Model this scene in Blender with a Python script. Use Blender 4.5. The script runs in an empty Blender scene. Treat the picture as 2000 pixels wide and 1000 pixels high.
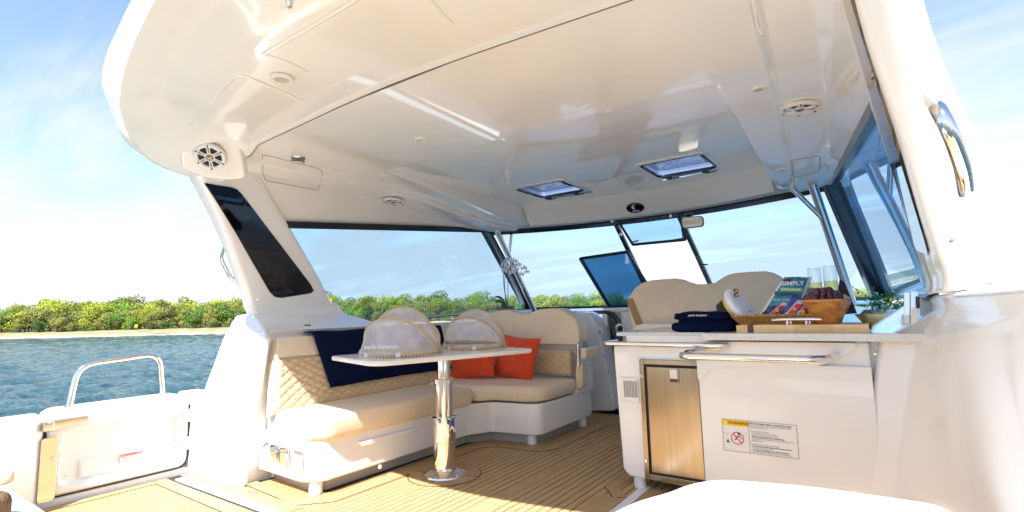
import bpy, bmesh, math, random
from mathutils import Vector, Matrix, noise
V = Vector; R = math.radians; PI = math.pi
S = bpy.context.scene
COL = S.collection
# ------------------------------------------------------------ camera
CAM = V((0, 0, 1.0)); FPX = 1000.0
yaw, pitch, roll = 0.60609, 0.11111, 0.02513
fw = V((-math.sin(yaw)*math.cos(pitch), math.cos(yaw)*math.cos(pitch), math.sin(pitch)))
rt0 = V((math.cos(yaw), math.sin(yaw), 0)); up0 = rt0.cross(fw)
rt = rt0*math.cos(roll) - up0*math.sin(roll); up = rt0*math.sin(roll) + up0*math.cos(roll)
cam = bpy.data.cameras.new('camera'); co = bpy.data.objects.new('camera', cam); COL.objects.link(co)
cam.sensor_width = 36; cam.lens = 18.0; cam.clip_start = 0.03; cam.clip_end = 5000
m = Matrix((rt, up, -fw)).transposed().to_4x4(); m.translation = CAM; co.matrix_world = m
S.camera = co
def ray(u, v): return fw + rt*((u-1000)/FPX) - up*((v-500)/FPX)
def PZ(u, v, z): d = ray(u, v); return CAM + d*((z-CAM.z)/d.z)
def PY(u, v, y): d = ray(u, v); return CAM + d*(y/d.y)
def PX(u, v, x): d = ray(u, v); return CAM + d*(x/d.x)
def PP(u, v, p, n):
    d = ray(u, v); p = V(p); n = V(n); return CAM + d*((p-CAM).dot(n)/d.dot(n))
# ------------------------------------------------------------ view, sky, sun
S.view_settings.view_transform = 'Standard'; S.view_settings.look = 'None'
S.view_settings.exposure = 2.72; S.view_settings.gamma = 1
S.view_settings.use_curve_mapping = False
SUN = V((0.14, -0.75, 1.0)).normalized()          # towards the sun
elev = math.asin(SUN.z); az = math.atan2(SUN.x, SUN.y)
W = bpy.data.worlds.new("World"); S.world = W; W.use_nodes = True
nt = W.node_tree; nt.nodes.clear()
def N(t, nt_, **k):
    n = nt_.nodes.new(t)
    for a, b in k.items(): setattr(n, a, b)
    return n
out = N('ShaderNodeOutputWorld', nt); bg = N('ShaderNodeBackground', nt); bg.inputs[1].default_value = 0.05
sky = N('ShaderNodeTexSky', nt, sky_type='NISHITA', sun_disc=False)
sky.sun_elevation = elev; sky.sun_rotation = az; sky.air_density = 0.9; sky.dust_density = 0.2; sky.ozone_density = 1.5
tc = N('ShaderNodeTexCoord', nt); sx = N('ShaderNodeSeparateXYZ', nt)
nt.links.new(tc.outputs['Generated'], sx.inputs[0])
def mth(nt_, op, a, b=None, c=None, clamp=False):
    n = N('ShaderNodeMath', nt_, operation=op, use_clamp=clamp)
    for i, x in enumerate((a, b, c)):
        if x is None: continue
        if isinstance(x, (int, float)): n.inputs[i].default_value = x
        else: nt_.links.new(x, n.inputs[i])
    return n.outputs[0]
zc = mth(nt, 'ADD', mth(nt, 'MAXIMUM', sx.outputs[2], 0.0), 0.16)
cx_ = N('ShaderNodeCombineXYZ', nt)
nt.links.new(mth(nt, 'DIVIDE', sx.outputs[0], zc), cx_.inputs[0])
nt.links.new(mth(nt, 'MULTIPLY', mth(nt, 'DIVIDE', sx.outputs[1], zc), 1.0), cx_.inputs[1])
mp = N('ShaderNodeMapping', nt); mp.inputs['Rotation'].default_value = (0, 0, R(25)); mp.inputs['Scale'].default_value = (0.55, 1.7, 1)
mp.inputs['Location'].default_value = (1.3, 0.4, 0)
nt.links.new(cx_.outputs[0], mp.inputs[0])
n1 = N('ShaderNodeTexNoise', nt); n1.inputs['Scale'].default_value = 0.9; n1.inputs['Detail'].default_value = 9; n1.inputs['Roughness'].default_value = 0.58; n1.inputs['Distortion'].default_value = 0.6
nt.links.new(mp.outputs[0], n1.inputs['Vector'])
# more cloud low down, blue overhead
bias = N('ShaderNodeMapRange', nt); bias.inputs[1].default_value = 0.05; bias.inputs[2].default_value = 0.62
bias.inputs[3].default_value = 0.22; bias.inputs[4].default_value = -0.15
nt.links.new(sx.outputs[2], bias.inputs[0])
cr = N('ShaderNodeMapRange', nt, interpolation_type='SMOOTHSTEP'); cr.inputs[1].default_value = 0.42; cr.inputs[2].default_value = 0.74
cr.inputs[3].default_value = 0.08; cr.inputs[4].default_value = 0.96
nt.links.new(mth(nt, 'ADD', n1.outputs[0], bias.outputs[0]), cr.inputs[0])
mx = N('ShaderNodeMixRGB', nt)
nt.links.new(cr.outputs[0], mx.inputs[0]); nt.links.new(sky.outputs[0], mx.inputs[1]); mx.inputs[2].default_value = (3.1, 3.2, 3.36, 1)
nt.links.new(mx.outputs[0], bg.inputs[0]); nt.links.new(bg.outputs[0], out.inputs[0])
sl = bpy.data.lights.new('sun', 'SUN'); sl.energy = 2.2; sl.angle = R(0.53); sl.color = (1, 0.985, 0.96)
so = bpy.data.objects.new('sun', sl); COL.objects.link(so); so.rotation_euler = SUN.to_track_quat('Z', 'Y').to_euler()
so.location = (0, 0, 20)
try:
    S.cycles.max_bounces = 12; S.cycles.diffuse_bounces = 5; S.cycles.glossy_bounces = 5
    S.cycles.transparent_max_bounces = 24; S.cycles.transmission_bounces = 8
    S.cycles.caustics_reflective = False; S.cycles.caustics_refractive = False
except Exception: pass
# ------------------------------------------------------------ materials
def mat(name, col, rough=0.5, metal=0, coat=0, noise_amt=0, nscale=8, bump=0, bscale=40, stretch=None, spec=None, col2=None, trans=0, sheen=0, ior=None, sss=0, detail=5):
    m = bpy.data.materials.new(name); m.use_nodes = True; t = m.node_tree; b = t.nodes['Principled BSDF']
    b.inputs['Base Color'].default_value = (*col, 1); b.inputs['Roughness'].default_value = rough; b.inputs['Metallic'].default_value = metal
    b.inputs['Coat Weight'].default_value = coat; b.inputs['Coat Roughness'].default_value = 0.03
    if spec is not None: b.inputs['Specular IOR Level'].default_value = spec
    if trans: b.inputs['Transmission Weight'].default_value = trans
    if sheen: b.inputs['Sheen Weight'].default_value = sheen
    if ior: b.inputs['IOR'].default_value = ior
    if sss: b.inputs['Subsurface Weight'].default_value = sss; b.inputs['Subsurface Radius'].default_value = (0.02, 0.02, 0.02)
    if noise_amt or bump or col2:
        c = N('ShaderNodeTexCoord', t); mpp = N('ShaderNodeMapping', t); t.links.new(c.outputs['Object'], mpp.inputs[0])
        if stretch: mpp.inputs['Scale'].default_value = stretch
    if noise_amt or col2:
        n = N('ShaderNodeTexNoise', t); n.inputs['Scale'].default_value = nscale; n.inputs['Detail'].default_value = detail
        t.links.new(mpp.outputs[0], n.inputs[0])
        r = N('ShaderNodeValToRGB', t); c2 = col2 or tuple(x*(1-noise_amt) for x in col)
        r.color_ramp.elements[0].position = 0.35; r.color_ramp.elements[1].position = 0.65
        r.color_ramp.elements[0].color = (*c2, 1); r.color_ramp.elements[1].color = (*col, 1)
        t.links.new(n.outputs[0], r.inputs[0]); t.links.new(r.outputs[0], b.inputs['Base Color'])
    if bump:
        n = N('ShaderNodeTexNoise', t); n.inputs['Scale'].default_value = bscale; n.inputs['Detail'].default_value = 3
        t.links.new(mpp.outputs[0], n.inputs[0]); bb = N('ShaderNodeBump', t); bb.inputs['Strength'].default_value = bump
        bb.inputs['Distance'].default_value = 0.01
        t.links.new(n.outputs[0], bb.inputs['Height']); t.links.new(bb.outputs[0], b.inputs['Normal'])
    return m
GEL = mat('gelcoat', (.875, .875, .87), .3, coat=.6, noise_amt=.025, nscale=1.3)
CEIL = mat('ceiling_gelcoat', (.885, .865, .82), .2, coat=1.0, noise_amt=.02, nscale=1.2, bump=.5, bscale=2.2); CEIL.node_tree.nodes['Bump'].inputs['Distance'].default_value = .025
CHR = mat('stainless', (.78, .76, .73), .06, 1)
BRUSH = mat('brushed_steel', (.40, .325, .23), .19, 1, noise_amt=.12, nscale=60, stretch=(1, 1, .03))
BLK = mat('black_frame', (.012, .013, .015), .25, coat=.3)
BGL = mat('black_glass', (.004, .004, .005), .03, coat=1)
RUB = mat('rubber', (.02, .02, .022), .6)
CREAM = mat('cream_vinyl', (.84, .70, .52), .42, noise_amt=.06, nscale=14, bump=.12, bscale=220)
TAN = mat('tan_vinyl', (.66, .49, .30), .4, noise_amt=.08, nscale=18, bump=.1, bscale=220)
BAND = mat('bronze_piping', (.36, .235, .10), .45)
NAVY = mat('navy_cloth', (.004, .011, .050), 1.0, noise_amt=.35, nscale=120, bump=.7, bscale=320, spec=.1)
ORNG = mat('orange_cloth', (.76, .07, .012), .85, noise_amt=.12, nscale=30, bump=.35, bscale=420, sheen=.15)
TEAK = mat('synthetic_teak', (.54, .35, .165), .55, col2=(.43, .275, .125), nscale=7, stretch=(6, .5, 1), bump=.25, bscale=120)
TEAKM = mat('teak_margin', (.49, .31, .145), .55, col2=(.41, .26, .115), nscale=9, bump=.25, bscale=90)
CAULK = mat('black_caulk', (.03, .026, .022), .7)
TABL = mat('table_laminate', (.80, .79, .76), .25, coat=.4)
def stone():
    m = mat('speckled_counter', (.74, .73, .70), .22, coat=.4); t = m.node_tree; b = t.nodes['Principled BSDF']
    c = N('ShaderNodeTexCoord', t); v = N('ShaderNodeTexVoronoi', t); v.inputs['Scale'].default_value = 95
    t.links.new(c.outputs['Object'], v.inputs[0]); r = N('ShaderNodeValToRGB', t)
    r.color_ramp.elements[0].position = .13; r.color_ramp.elements[0].color = (.40, .37, .33, 1)
    r.color_ramp.elements[1].position = .2; r.color_ramp.elements[1].color = (.74, .73, .70, 1)
    t.links.new(v.outputs['Distance'], r.inputs[0]); t.links.new(r.outputs[0], b.inputs['Base Color']); return m
STONE = stone()
def glass(name, tint, refl=1.0, ior=1.5):
    m = bpy.data.materials.new(name); m.use_nodes = True; t = m.node_tree; t.nodes.clear()
    o = N('ShaderNodeOutputMaterial', t); tr = N('ShaderNodeBsdfTransparent', t); tr.inputs[0].default_value = (*tint, 1)
    g = N('ShaderNodeBsdfGlossy', t); g.inputs['Roughness'].default_value = 0.0; g.inputs[0].default_value = (.9, .95, 1, 1)
    mi = N('ShaderNodeMixShader', t); geo = N('ShaderNodeNewGeometry', t)
    # Schlick reflection, the same from either side of the sheet
    dt = N('ShaderNodeVectorMath', t, operation='DOT_PRODUCT'); t.links.new(geo.outputs['Normal'], dt.inputs[0]); t.links.new(geo.outputs['Incoming'], dt.inputs[1])
    c1 = mth(t, 'SUBTRACT', 1.0, mth(t, 'ABSOLUTE', dt.outputs['Value'])); p5 = mth(t, 'POWER', c1, 4.5)
    t.links.new(mth(t, 'MULTIPLY', mth(t, 'MULTIPLY_ADD', p5, .92, .06), refl, clamp=True), mi.inputs[0])
    t.links.new(tr.outputs[0], mi.inputs[1]); t.links.new(g.outputs[0], mi.inputs[2]); t.links.new(mi.outputs[0], o.inputs[0]); return m
GLS = glass('side_window_glass', (.50, .68, .82))
GLF = glass('windscreen_glass', (.66, .82, .95))
GLT = glass('tinted_glass', (.22, .42, .58))
GLC = glass('clear_glass', (.90, .93, .93), 2.2)
def net():
    m = bpy.data.materials.new('white_netting'); m.use_nodes = True; t = m.node_tree; t.nodes.clear()
    o = N('ShaderNodeOutputMaterial', t); tr = N('ShaderNodeBsdfTransparent', t); d = N('ShaderNodeBsdfDiffuse', t)
    d.inputs[0].default_value = (.96, .94, 1.0, 1); tl = N('ShaderNodeBsdfTranslucent', t); tl.inputs[0].default_value = (.96, .94, 1.0, 1)
    a = N('ShaderNodeMixShader', t); a.inputs[0].default_value = .5; t.links.new(d.outputs[0], a.inputs[1]); t.links.new(tl.outputs[0], a.inputs[2])
    n = N('ShaderNodeTexNoise', t); n.inputs['Scale'].default_value = 9; c = N('ShaderNodeTexCoord', t); t.links.new(c.outputs['Object'], n.inputs[0])
    mi = N('ShaderNodeMixShader', t); mr = N('ShaderNodeMapRange', t); mr.inputs[1].default_value = .35; mr.inputs[2].default_value = .65; mr.inputs[3].default_value = .42; mr.inputs[4].default_value = .66
    t.links.new(n.outputs[0], mr.inputs[0]); t.links.new(mr.outputs[0], mi.inputs[0]); t.links.new(tr.outputs[0], mi.inputs[1]); t.links.new(a.outputs[0], mi.inputs[2])
    t.links.new(mi.outputs[0], o.inputs[0]); return m
NET = net()
def leafy(name, c):
    m = bpy.data.materials.new(name); m.use_nodes = True; t = m.node_tree; t.nodes.clear(); o = N('ShaderNodeOutputMaterial', t); d = N('ShaderNodeBsdfDiffuse', t); d.inputs[0].default_value = (*c, 1)
    tl = N('ShaderNodeBsdfTranslucent', t); tl.inputs[0].default_value = (*c, 1); a = N('ShaderNodeMixShader', t); a.inputs[0].default_value = .5
    t.links.new(d.outputs[0], a.inputs[1]); t.links.new(tl.outputs[0], a.inputs[2]); t.links.new(a.outputs[0], o.inputs[0]); return m
BAMB = mat('bamboo', (.62, .42, .18), .5, noise_amt=.25, nscale=60)
RATT = mat('rattan', (.62, .33, .10), .55, noise_amt=.4, nscale=70, bump=.5, bscale=120)
MAPLE = mat('maple_board', (.84, .56, .28), .45, col2=(.72, .44, .19), nscale=6, stretch=(1.2, 8, 8))
WALN = mat('walnut_inlay', (.12, .045, .03), .45)
BOWL = mat('turned_wood', (.72, .31, .08), .3, coat=.5, col2=(.36, .12, .02), nscale=22, stretch=(1, 1, 2.5))
BOW2 = mat('tan_bowl', (.50, .33, .13), .35, coat=.3)
GRAPE = mat('grape_skin', (.045, .008, .02), .25, coat=.4, col2=(.15, .02, .03), nscale=25)
LEAF = mat('plant_leaf', (.06, .20, .07), .45, col2=(.03, .12, .05), nscale=60)
OLEAF = mat('orchid_leaf', (.02, .10, .03), .35, coat=.3)
PETAL = leafy('orchid_petal', (.88, .88, .88))
YEL = mat('yellow_ink', (.85, .55, .02), .6)
YELD = mat('warning_yellow', (.90, .62, .0), .6)
RED = mat('red_ink', (.66, .03, .03), .6)
PINK = mat('pink_ink', (.80, .28, .26), .6)
INK = mat('dark_ink', (.03, .03, .035), .7)
GRYI = mat('grey_ink', (.30, .30, .30), .7)
PAPER = mat('sticker_white', (.83, .83, .82), .45)
WHT = mat('white_cloth', (.90, .91, .95), .8)
TEAL = mat('teal_foil', (.015, .24, .42), .28, coat=.6)
GRN = mat('green_print', (.08, .50, .06), .4)
GRND = mat('green_foil', (.03, .22, .07), .3, coat=.5)
PKT = mat('red_foil', (.68, .02, .05), .25, coat=.6)
SILV = mat('silver_foil', (.65, .66, .68), .25, .6)
PURP = mat('purple_print', (.05, .03, .09), .4)
BLUE = mat('blue_print', (.02, .06, .40), .35, coat=.4)
WINE = glass('champagne', (.93, .86, .52), 1.0)
LENS = mat('lamp_lens', (.50, .47, .40), .4)
PLAS = mat('white_plastic', (.80, .80, .79), .4)
BRPIL = mat('brown_fabric', (.20, .11, .06), .9, noise_amt=.5, nscale=50, bump=.6, bscale=200)
GREYP = mat('grey_plastic', (.25, .25, .24), .45)
# ------------------------------------------------------------ mesh helpers
def tag(o, label=None, cat=None, group=None, kind=None):
    if label: o['label'] = label
    if cat: o['category'] = cat
    if group: o['group'] = group
    if kind: o['kind'] = kind
    return o
def thing(name, loc, label, cat, group=None, rz=0):
    o = bpy.data.objects.new(name, None); COL.objects.link(o); o.location = loc; o.rotation_euler = (0, 0, rz)
    o.empty_display_size = .05; o['_l'] = 1; del o['_l']
    return tag(o, label, cat, group)
def wmat(o):
    mm = Matrix.LocRotScale(o.location, o.rotation_euler, o.scale)
    return mm if o.parent is None else wmat(o.parent) @ o.matrix_parent_inverse @ mm
def ob(name, mesh, mt, parent=None, bev=0, seg=2, smooth=None, local=False, sub=0, thick=0, loc=None):
    vs, fs = mesh; me = bpy.data.meshes.new(name); me.from_pydata([tuple(v) for v in vs], [], fs); me.validate(); 
    bm = bmesh.new(); bm.from_mesh(me); bmesh.ops.recalc_face_normals(bm, faces=bm.faces); bm.to_mesh(me); bm.free()
    if mt: me.materials.append(mt)
    o = bpy.data.objects.new(name, me); COL.objects.link(o)
    if loc is not None: o.location = loc
    if parent:
        o.parent = parent
        if not local: o.matrix_parent_inverse = wmat(parent).inverted()
    if thick: md = o.modifiers.new('solid', 'SOLIDIFY'); md.thickness = thick; md.offset = 0
    if sub: md = o.modifiers.new('sub', 'SUBSURF'); md.levels = sub; md.render_levels = sub
    if bev: md = o.modifiers.new('bev', 'BEVEL'); md.width = bev; md.segments = seg; md.limit_method = 'ANGLE'; md.angle_limit = R(35); md.harden_normals = True
    if smooth or bev or sub or smooth is None:
        me.polygons.foreach_set('use_smooth', [True]*len(me.polygons))
        if smooth is None and not bev: me.set_sharp_from_angle(angle=R(34))
    return o
def box(c, s, rz=0):
    c = V(c); hx, hy, hz = s[0]/2, s[1]/2, s[2]/2; rm = Matrix.Rotation(rz, 3, 'Z')
    vs = [c + rm @ V((x*hx, y*hy, z*hz)) for x in (-1, 1) for y in (-1, 1) for z in (-1, 1)]
    return vs, [(0, 1, 3, 2), (4, 6, 7, 5), (0, 4, 5, 1), (2, 3, 7, 6), (0, 2, 6, 4), (1, 5, 7, 3)]
def bx(x0, x1, y0, y1, z0, z1): return box(((x0+x1)/2, (y0+y1)/2, (z0+z1)/2), (abs(x1-x0), abs(y1-y0), abs(z1-z0)))
def join(*ms):
    vs, fs = [], []
    for a, b in ms:
        k = len(vs); vs += list(a); fs += [tuple(i+k for i in f) for f in b]
    return vs, fs
def prism(poly, off):
    poly = [V(p) for p in poly]; off = V(off); n = len(poly)
    vs = poly + [p+off for p in poly]
    fs = [tuple(range(n)), tuple(range(2*n-1, n-1, -1))] + [(i, i+n, (i+1) % n+n, (i+1) % n) for i in range(n)]
    return vs, fs
def tube(pts, r, seg=10, closed=False, caps=True):
    pts = [V(p) for p in pts]; n = len(pts); vs, fs = [], []; prev = None
    for i, p in enumerate(pts):
        if closed: d = pts[(i+1) % n]-pts[i-1]
        else: d = pts[min(i+1, n-1)]-pts[max(i-1, 0)]
        d.normalize()
        if prev is None:
            a = V((0, 0, 1)) if abs(d.z) < .9 else V((1, 0, 0)); x = d.cross(a).normalized()
        else: x = (prev - d*prev.dot(d)).normalized()
        prev = x; y = d.cross(x); rr = r[i] if isinstance(r, (list, tuple)) else r
        for k in range(seg): t = 2*PI*k/seg; vs.append(p + x*math.cos(t)*rr + y*math.sin(t)*rr)
    m_ = n if closed else n-1
    for i in range(m_):
        for k in range(seg):
            a, b = i*seg, ((i+1) % n)*seg; fs.append((a+k, a+(k+1) % seg, b+(k+1) % seg, b+k))
    if caps and not closed: fs += [tuple(range(seg))[::-1], tuple((n-1)*seg+k for k in range(seg))]
    return vs, fs
def rnd(pts, rad=.04, n=5):                      # round the corners of a path
    pts = [V(p) for p in pts]; out = [pts[0]]
    for i in range(1, len(pts)-1):
        a, b, c = pts[i-1], pts[i], pts[i+1]; r1 = min(rad, (a-b).length*.49, (c-b).length*.49)
        p, q = b+(a-b).normalized()*r1, b+(c-b).normalized()*r1
        for k in range(n+1): t = k/n; out.append(p*(1-t)**2 + b*2*t*(1-t) + q*t*t)
    out.append(pts[-1]); return out
def rndpoly(pts, rad=.04, n=4):
    pts = [V(p) for p in pts]; out = []; L = len(pts)
    for i in range(L):
        a, b, c = pts[i-1], pts[i], pts[(i+1) % L]; r1 = min(rad, (a-b).length*.45, (c-b).length*.45)
        p, q = b+(a-b).normalized()*r1, b+(c-b).normalized()*r1
        for k in range(n+1): t = k/n; out.append(p*(1-t)**2 + b*2*t*(1-t) + q*t*t)
    return out
def lathe(prof, c=(0, 0, 0), seg=24, ax=None, sy=1, cap=True):
    c = V(c); vs, fs = [], []; q = V((0, 0, 1)).rotation_difference(V(ax)).to_matrix() if ax is not None else Matrix.Identity(3)
    for r, z in prof:
        for k in range(seg): t = 2*PI*k/seg; vs.append(c + q @ V((r*math.cos(t), r*math.sin(t)*sy, z)))
    for i in range(len(prof)-1):
        for k in range(seg): fs.append((i*seg+k, i*seg+(k+1) % seg, (i+1)*seg+(k+1) % seg, (i+1)*seg+k))
    if cap: fs += [tuple(range(seg))[::-1], tuple((len(prof)-1)*seg+k for k in range(seg))]
    return vs, fs
def grid(f, nu, nv, closed_u=False):
    vs = [f(i/nu, j/nv) for j in range(nv+1) for i in range(nu+1)]
    fs = [(j*(nu+1)+i, j*(nu+1)+i+1, (j+1)*(nu+1)+i+1, (j+1)*(nu+1)+i) for j in range(nv) for i in range(nu)]
    return vs, fs
def loft(rings, cap=True):
    n = len(rings[0]); vs = [V(p) for r in rings for p in r]; fs = []
    for i in range(len(rings)-1):
        for k in range(n): fs.append((i*n+k, i*n+(k+1) % n, (i+1)*n+(k+1) % n, (i+1)*n+k))
    if cap: fs += [tuple(range(n))[::-1], tuple((len(rings)-1)*n+k for k in range(n))]
    return vs, fs
def text(name, s, origin, right, upv, size, mt, parent, lift=.0012, align='LEFT', bold=0, shear=0, local=False):
    c = bpy.data.curves.new('t', 'FONT'); c.body = s; c.size = size; c.align_x = align; c.align_y = 'CENTER'; c.extrude = .0004; c.offset = bold; c.shear = shear
    c.resolution_u = 3
    t = bpy.data.objects.new('t', c); COL.objects.link(t)
    dg = bpy.context.evaluated_depsgraph_get(); me = bpy.data.meshes.new_from_object(t.evaluated_get(dg))
    bpy.data.objects.remove(t); bpy.data.curves.remove(c)
    r_ = V(right).normalized(); u_ = V(upv); u_ = (u_ - r_*u_.dot(r_)).normalized(); n_ = r_.cross(u_)
    mm = Matrix((r_, u_, n_)).transposed().to_4x4(); mm.translation = V(origin)+n_*lift
    me.transform(mm); me.materials.clear(); me.materials.append(mt)
    o = bpy.data.objects.new(name, me); COL.objects.link(o); o.parent = parent
    if not local: o.matrix_parent_inverse = wmat(parent).inverted()
    return o
def sstep(t): t = max(0, min(1, t)); return t*t*(3-2*t)
XC = -1.75
rng = random.Random(7)
# ============================================================ SEA, SHORE
def seamat():
    m = bpy.data.materials.new('sea_water'); m.use_nodes = True; t = m.node_tree; b = t.nodes['Principled BSDF']
    b.inputs['Base Color'].default_value = (.012, .075, .095, 1); b.inputs['Roughness'].default_value = .06; b.inputs['IOR'].default_value = 1.33
    c = N('ShaderNodeTexCoord', t); mpp = N('ShaderNodeMapping', t); mpp.inputs['Rotation'].default_value = (0, 0, R(-32)); mpp.inputs['Scale'].default_value = (.55, 1.5, 1)
    t.links.new(c.outputs['Object'], mpp.inputs[0])
    n = N('ShaderNodeTexNoise', t); n.inputs['Scale'].default_value = 3.6; n.inputs['Detail'].default_value = 8; n.inputs['Roughness'].default_value = .62
    t.links.new(mpp.outputs[0], n.inputs[0]); bb = N('ShaderNodeBump', t); bb.inputs['Strength'].default_value = .8; bb.inputs['Distance'].default_value = .30
    t.links.new(n.outputs[0], bb.inputs['Height']); t.links.new(bb.outputs[0], b.inputs['Normal'])
    n2 = N('ShaderNodeTexNoise', t); n2.inputs['Scale'].default_value = .5; n2.inputs['Detail'].default_value = 5; t.links.new(mpp.outputs[0], n2.inputs[0])
    r = N('ShaderNodeValToRGB', t); r.color_ramp.elements[0].position = .35; r.color_ramp.elements[1].position = .68
    r.color_ramp.elements[0].color = (.018, .055, .066, 1); r.color_ramp.elements[1].color = (.024, .075, .085, 1)
    t.links.new(n2.outputs[0], r.inputs[0]); t.links.new(r.outputs[0], b.inputs['Base Color']); return m
SEA = seamat(); ZW = -1.25
def wave(x, y):
    p = V((x*.30+y*.18, y*.62-x*.33, 0)); far = 1/(1+math.hypot(x, y)/90)
    return (noise.noise(p*1.2)*.22 + (.5-abs(noise.noise(p*2.6+V((5, 1, 2)))))*.22 + (.4-abs(noise.noise(p*6)))*.09)*far
def seaf(u, v):
    a = R(60+u*150); r = 4.2*(40**v)
    x, y = r*math.cos(a), r*math.sin(a); return V((x, y, ZW+wave(x, y)))
sea = ob('sea', grid(seaf, 560, 420), SEA, smooth=True); tag(sea, kind='structure')
big = [(4000*math.cos(i*PI/24), 4000*math.sin(i*PI/24), ZW-.25) for i in range(48)]
tag(ob('sea_expanse', (big, [tuple(range(48))]), SEA), kind='structure')
# shoreline: (photo column, metres away)
sh = [(-700, 150), (-300, 135), (0, 125), (240, 108), (460, 96), (700, 96), (1000, 104), (1300, 125), (1700, 150), (2100, 190), (2600, 250)]
def shore_pt(u, d):
    r_ = ray(u, 600); r_.z = 0; r_.normalize(); return V((r_.x*d, r_.y*d, 0))
def shore_d(u):
    for (a, da), (b, db) in zip(sh, sh[1:]):
        if a <= u <= b: return da+(db-da)*(u-a)/(b-a)
    return sh[-1][1]
SAND = mat('beach_sand', (.42, .34, .25), .9, noise_amt=.15, nscale=.6)
DUNE = mat('dune_grass', (.16, .16, .06), .95, col2=(.26, .22, .12), nscale=.5)
LAND = mat('woodland_floor', (.08, .09, .035), 1, noise_amt=.4, nscale=.3)
def strip(name, d0, d1, z0, z1, m_, wob=0):
    def f(u, v):
        U = -700+u*3300; dd = shore_d(U)+d0+(d1-d0)*v
        dd += wob*(noise.noise(V((U*.02, v*3, 1))))*(1 if v in (0, 1) else .6); p = shore_pt(U, dd); p.z = z0+(z1-z0)*v+noise.noise(p*.15)*.12*v
        return p
    return tag(ob(name, grid(f, 240, 4), m_, smooth=True), kind='structure')
strip('beach', -2, 4.2, ZW-.25, ZW+.35, SAND, .8)
strip('dune_bank', 3.6, 12, ZW+.30, ZW+1.0, DUNE, 1.2)
strip('woodland_ground', 11, 420, ZW+.9, ZW+2.0, LAND)
def leafmat(name, c1, c2, c3):
    m = bpy.data.materials.new(name); m.use_nodes = True; t = m.node_tree; b = t.nodes['Principled BSDF']; b.inputs['Roughness'].default_value = .7
    c = N('ShaderNodeTexCoord', t); n = N('ShaderNodeTexNoise', t); n.inputs['Scale'].default_value = .9; n.inputs['Detail'].default_value = 4; t.links.new(c.outputs['Object'], n.inputs[0])
    oi = N('ShaderNodeObjectInfo', t)
    r = N('ShaderNodeValToRGB', t); e = r.color_ramp.elements; e[0].position = .3; e[0].color = (*c1, 1); e[1].position = .75; e[1].color = (*c3, 1); k = e.new(.5); k.color = (*c2, 1)
    s = mth(t, 'ADD', mth(t, 'MULTIPLY', n.outputs[0], .8), mth(t, 'MULTIPLY_ADD', oi.outputs['Random'], .45, -.12))
    t.links.new(s, r.inputs[0]); t.links.new(r.outputs[0], b.inputs['Base Color'])
    b.inputs['Subsurface Weight'].default_value = 0
    tl = N('ShaderNodeBsdfTranslucent', t); t.links.new(r.outputs[0], tl.inputs[0]); ms = N('ShaderNodeMixShader', t); ms.inputs[0].default_value = .3
    o = t.nodes['Material Output']; t.links.new(b.outputs[0], ms.inputs[1]); t.links.new(tl.outputs[0], ms.inputs[2]); t.links.new(ms.outputs[0], o.inputs[0]); return m
LF = [leafmat('leaf_spring', (.16, .19, .02), (.28, .32, .03), (.40, .44, .04)), leafmat('leaf_olive', (.14, .145, .04), (.23, .235, .05), (.32, .32, .06)),
      leafmat('leaf_green', (.06, .12, .02), (.12, .23, .02), (.20, .35, .025))]
BARK = mat('bark', (.22, .18, .14), .9, noise_amt=.3, nscale=6)
def crownmesh(seed, n, h, w, s0, s1):
    g = random.Random(seed); lobes = []
    for k in range(16):
        a = g.random()*2*PI; zz = g.random(); rr = w*.5*g.uniform(.25, .8)*(1 if zz < .6 else .6); z = h*(.16+.66*zz)
        lobes.append((V((rr*math.cos(a), rr*math.sin(a), z)), w*g.uniform(.16, .25)))
    lobes.append((V((0, 0, h*.58)), w*.38)); lobes.append((V((0, 0, h*.40)), w*.36))
    vs, fs = [], []
    for i in range(n):
        c, r_ = g.choice(lobes); d = V((g.gauss(0, 1), g.gauss(0, 1), g.gauss(.25, .8))).normalized()
        p = c + V((d.x, d.y, d.z*.75))*r_*g.uniform(.8, 1.06)
        nn = (d + V((g.gauss(0, .5), g.gauss(0, .5), g.gauss(.2, .5)))).normalized(); a = nn.cross(V((g.gauss(0, 1), g.gauss(0, 1), .3))).normalized(); b = nn.cross(a); s = g.uniform(s0, s1)
        k = len(vs); vs += [p+a*s, p+b*s*.7+nn*s*.2, p-a*s, p-b*s*.7]; fs += [(k, k+1, k+2, k+3)]
    return vs, fs
def trunkmesh(seed, h, w):
    g = random.Random(seed); ms = [tube([(0, 0, -.6), (g.uniform(-.15, .15), g.uniform(-.15, .15), h*.35), (g.uniform(-.4, .4), g.uniform(-.4, .4), h*.7)], [w*.035, w*.026, w*.01], 6)]
    for k in range(7):
        a = g.random()*2*PI; z = h*g.uniform(.08, .5); l = w*g.uniform(.25, .45)
        ms.append(tube([(0, 0, z), (math.cos(a)*l*.5, math.sin(a)*l*.5, z+h*.16), (math.cos(a)*l, math.sin(a)*l, z+h*.34)], [w*.018, w*.012, w*.004], 5))
    return join(*ms)
protos = []
for k in range(9):
    h = 7.0; w = 6.6+(k % 3)*.5
    protos.append((crownmesh(50+k, 2000, h, w, .13, .26), trunkmesh(90+k, h, w), LF[[0, 1, 0, 2, 0, 1, 1, 2, 0][k]]))
pmesh = []
for cm, tm, lm in protos:
    c = ob('crown', cm, lm); t = ob('trunk', tm, BARK); pmesh.append((c.data, t.data))
    for q in (c, t): bpy.data.objects.remove(q)
kinds = ['yellow-green rounded', 'olive half-leafed', 'yellow-green rounded', 'fresh green dense', 'yellow-green rounded', 'olive half-leafed', 'olive half-leafed', 'fresh green dense', 'yellow-green rounded']
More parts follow.
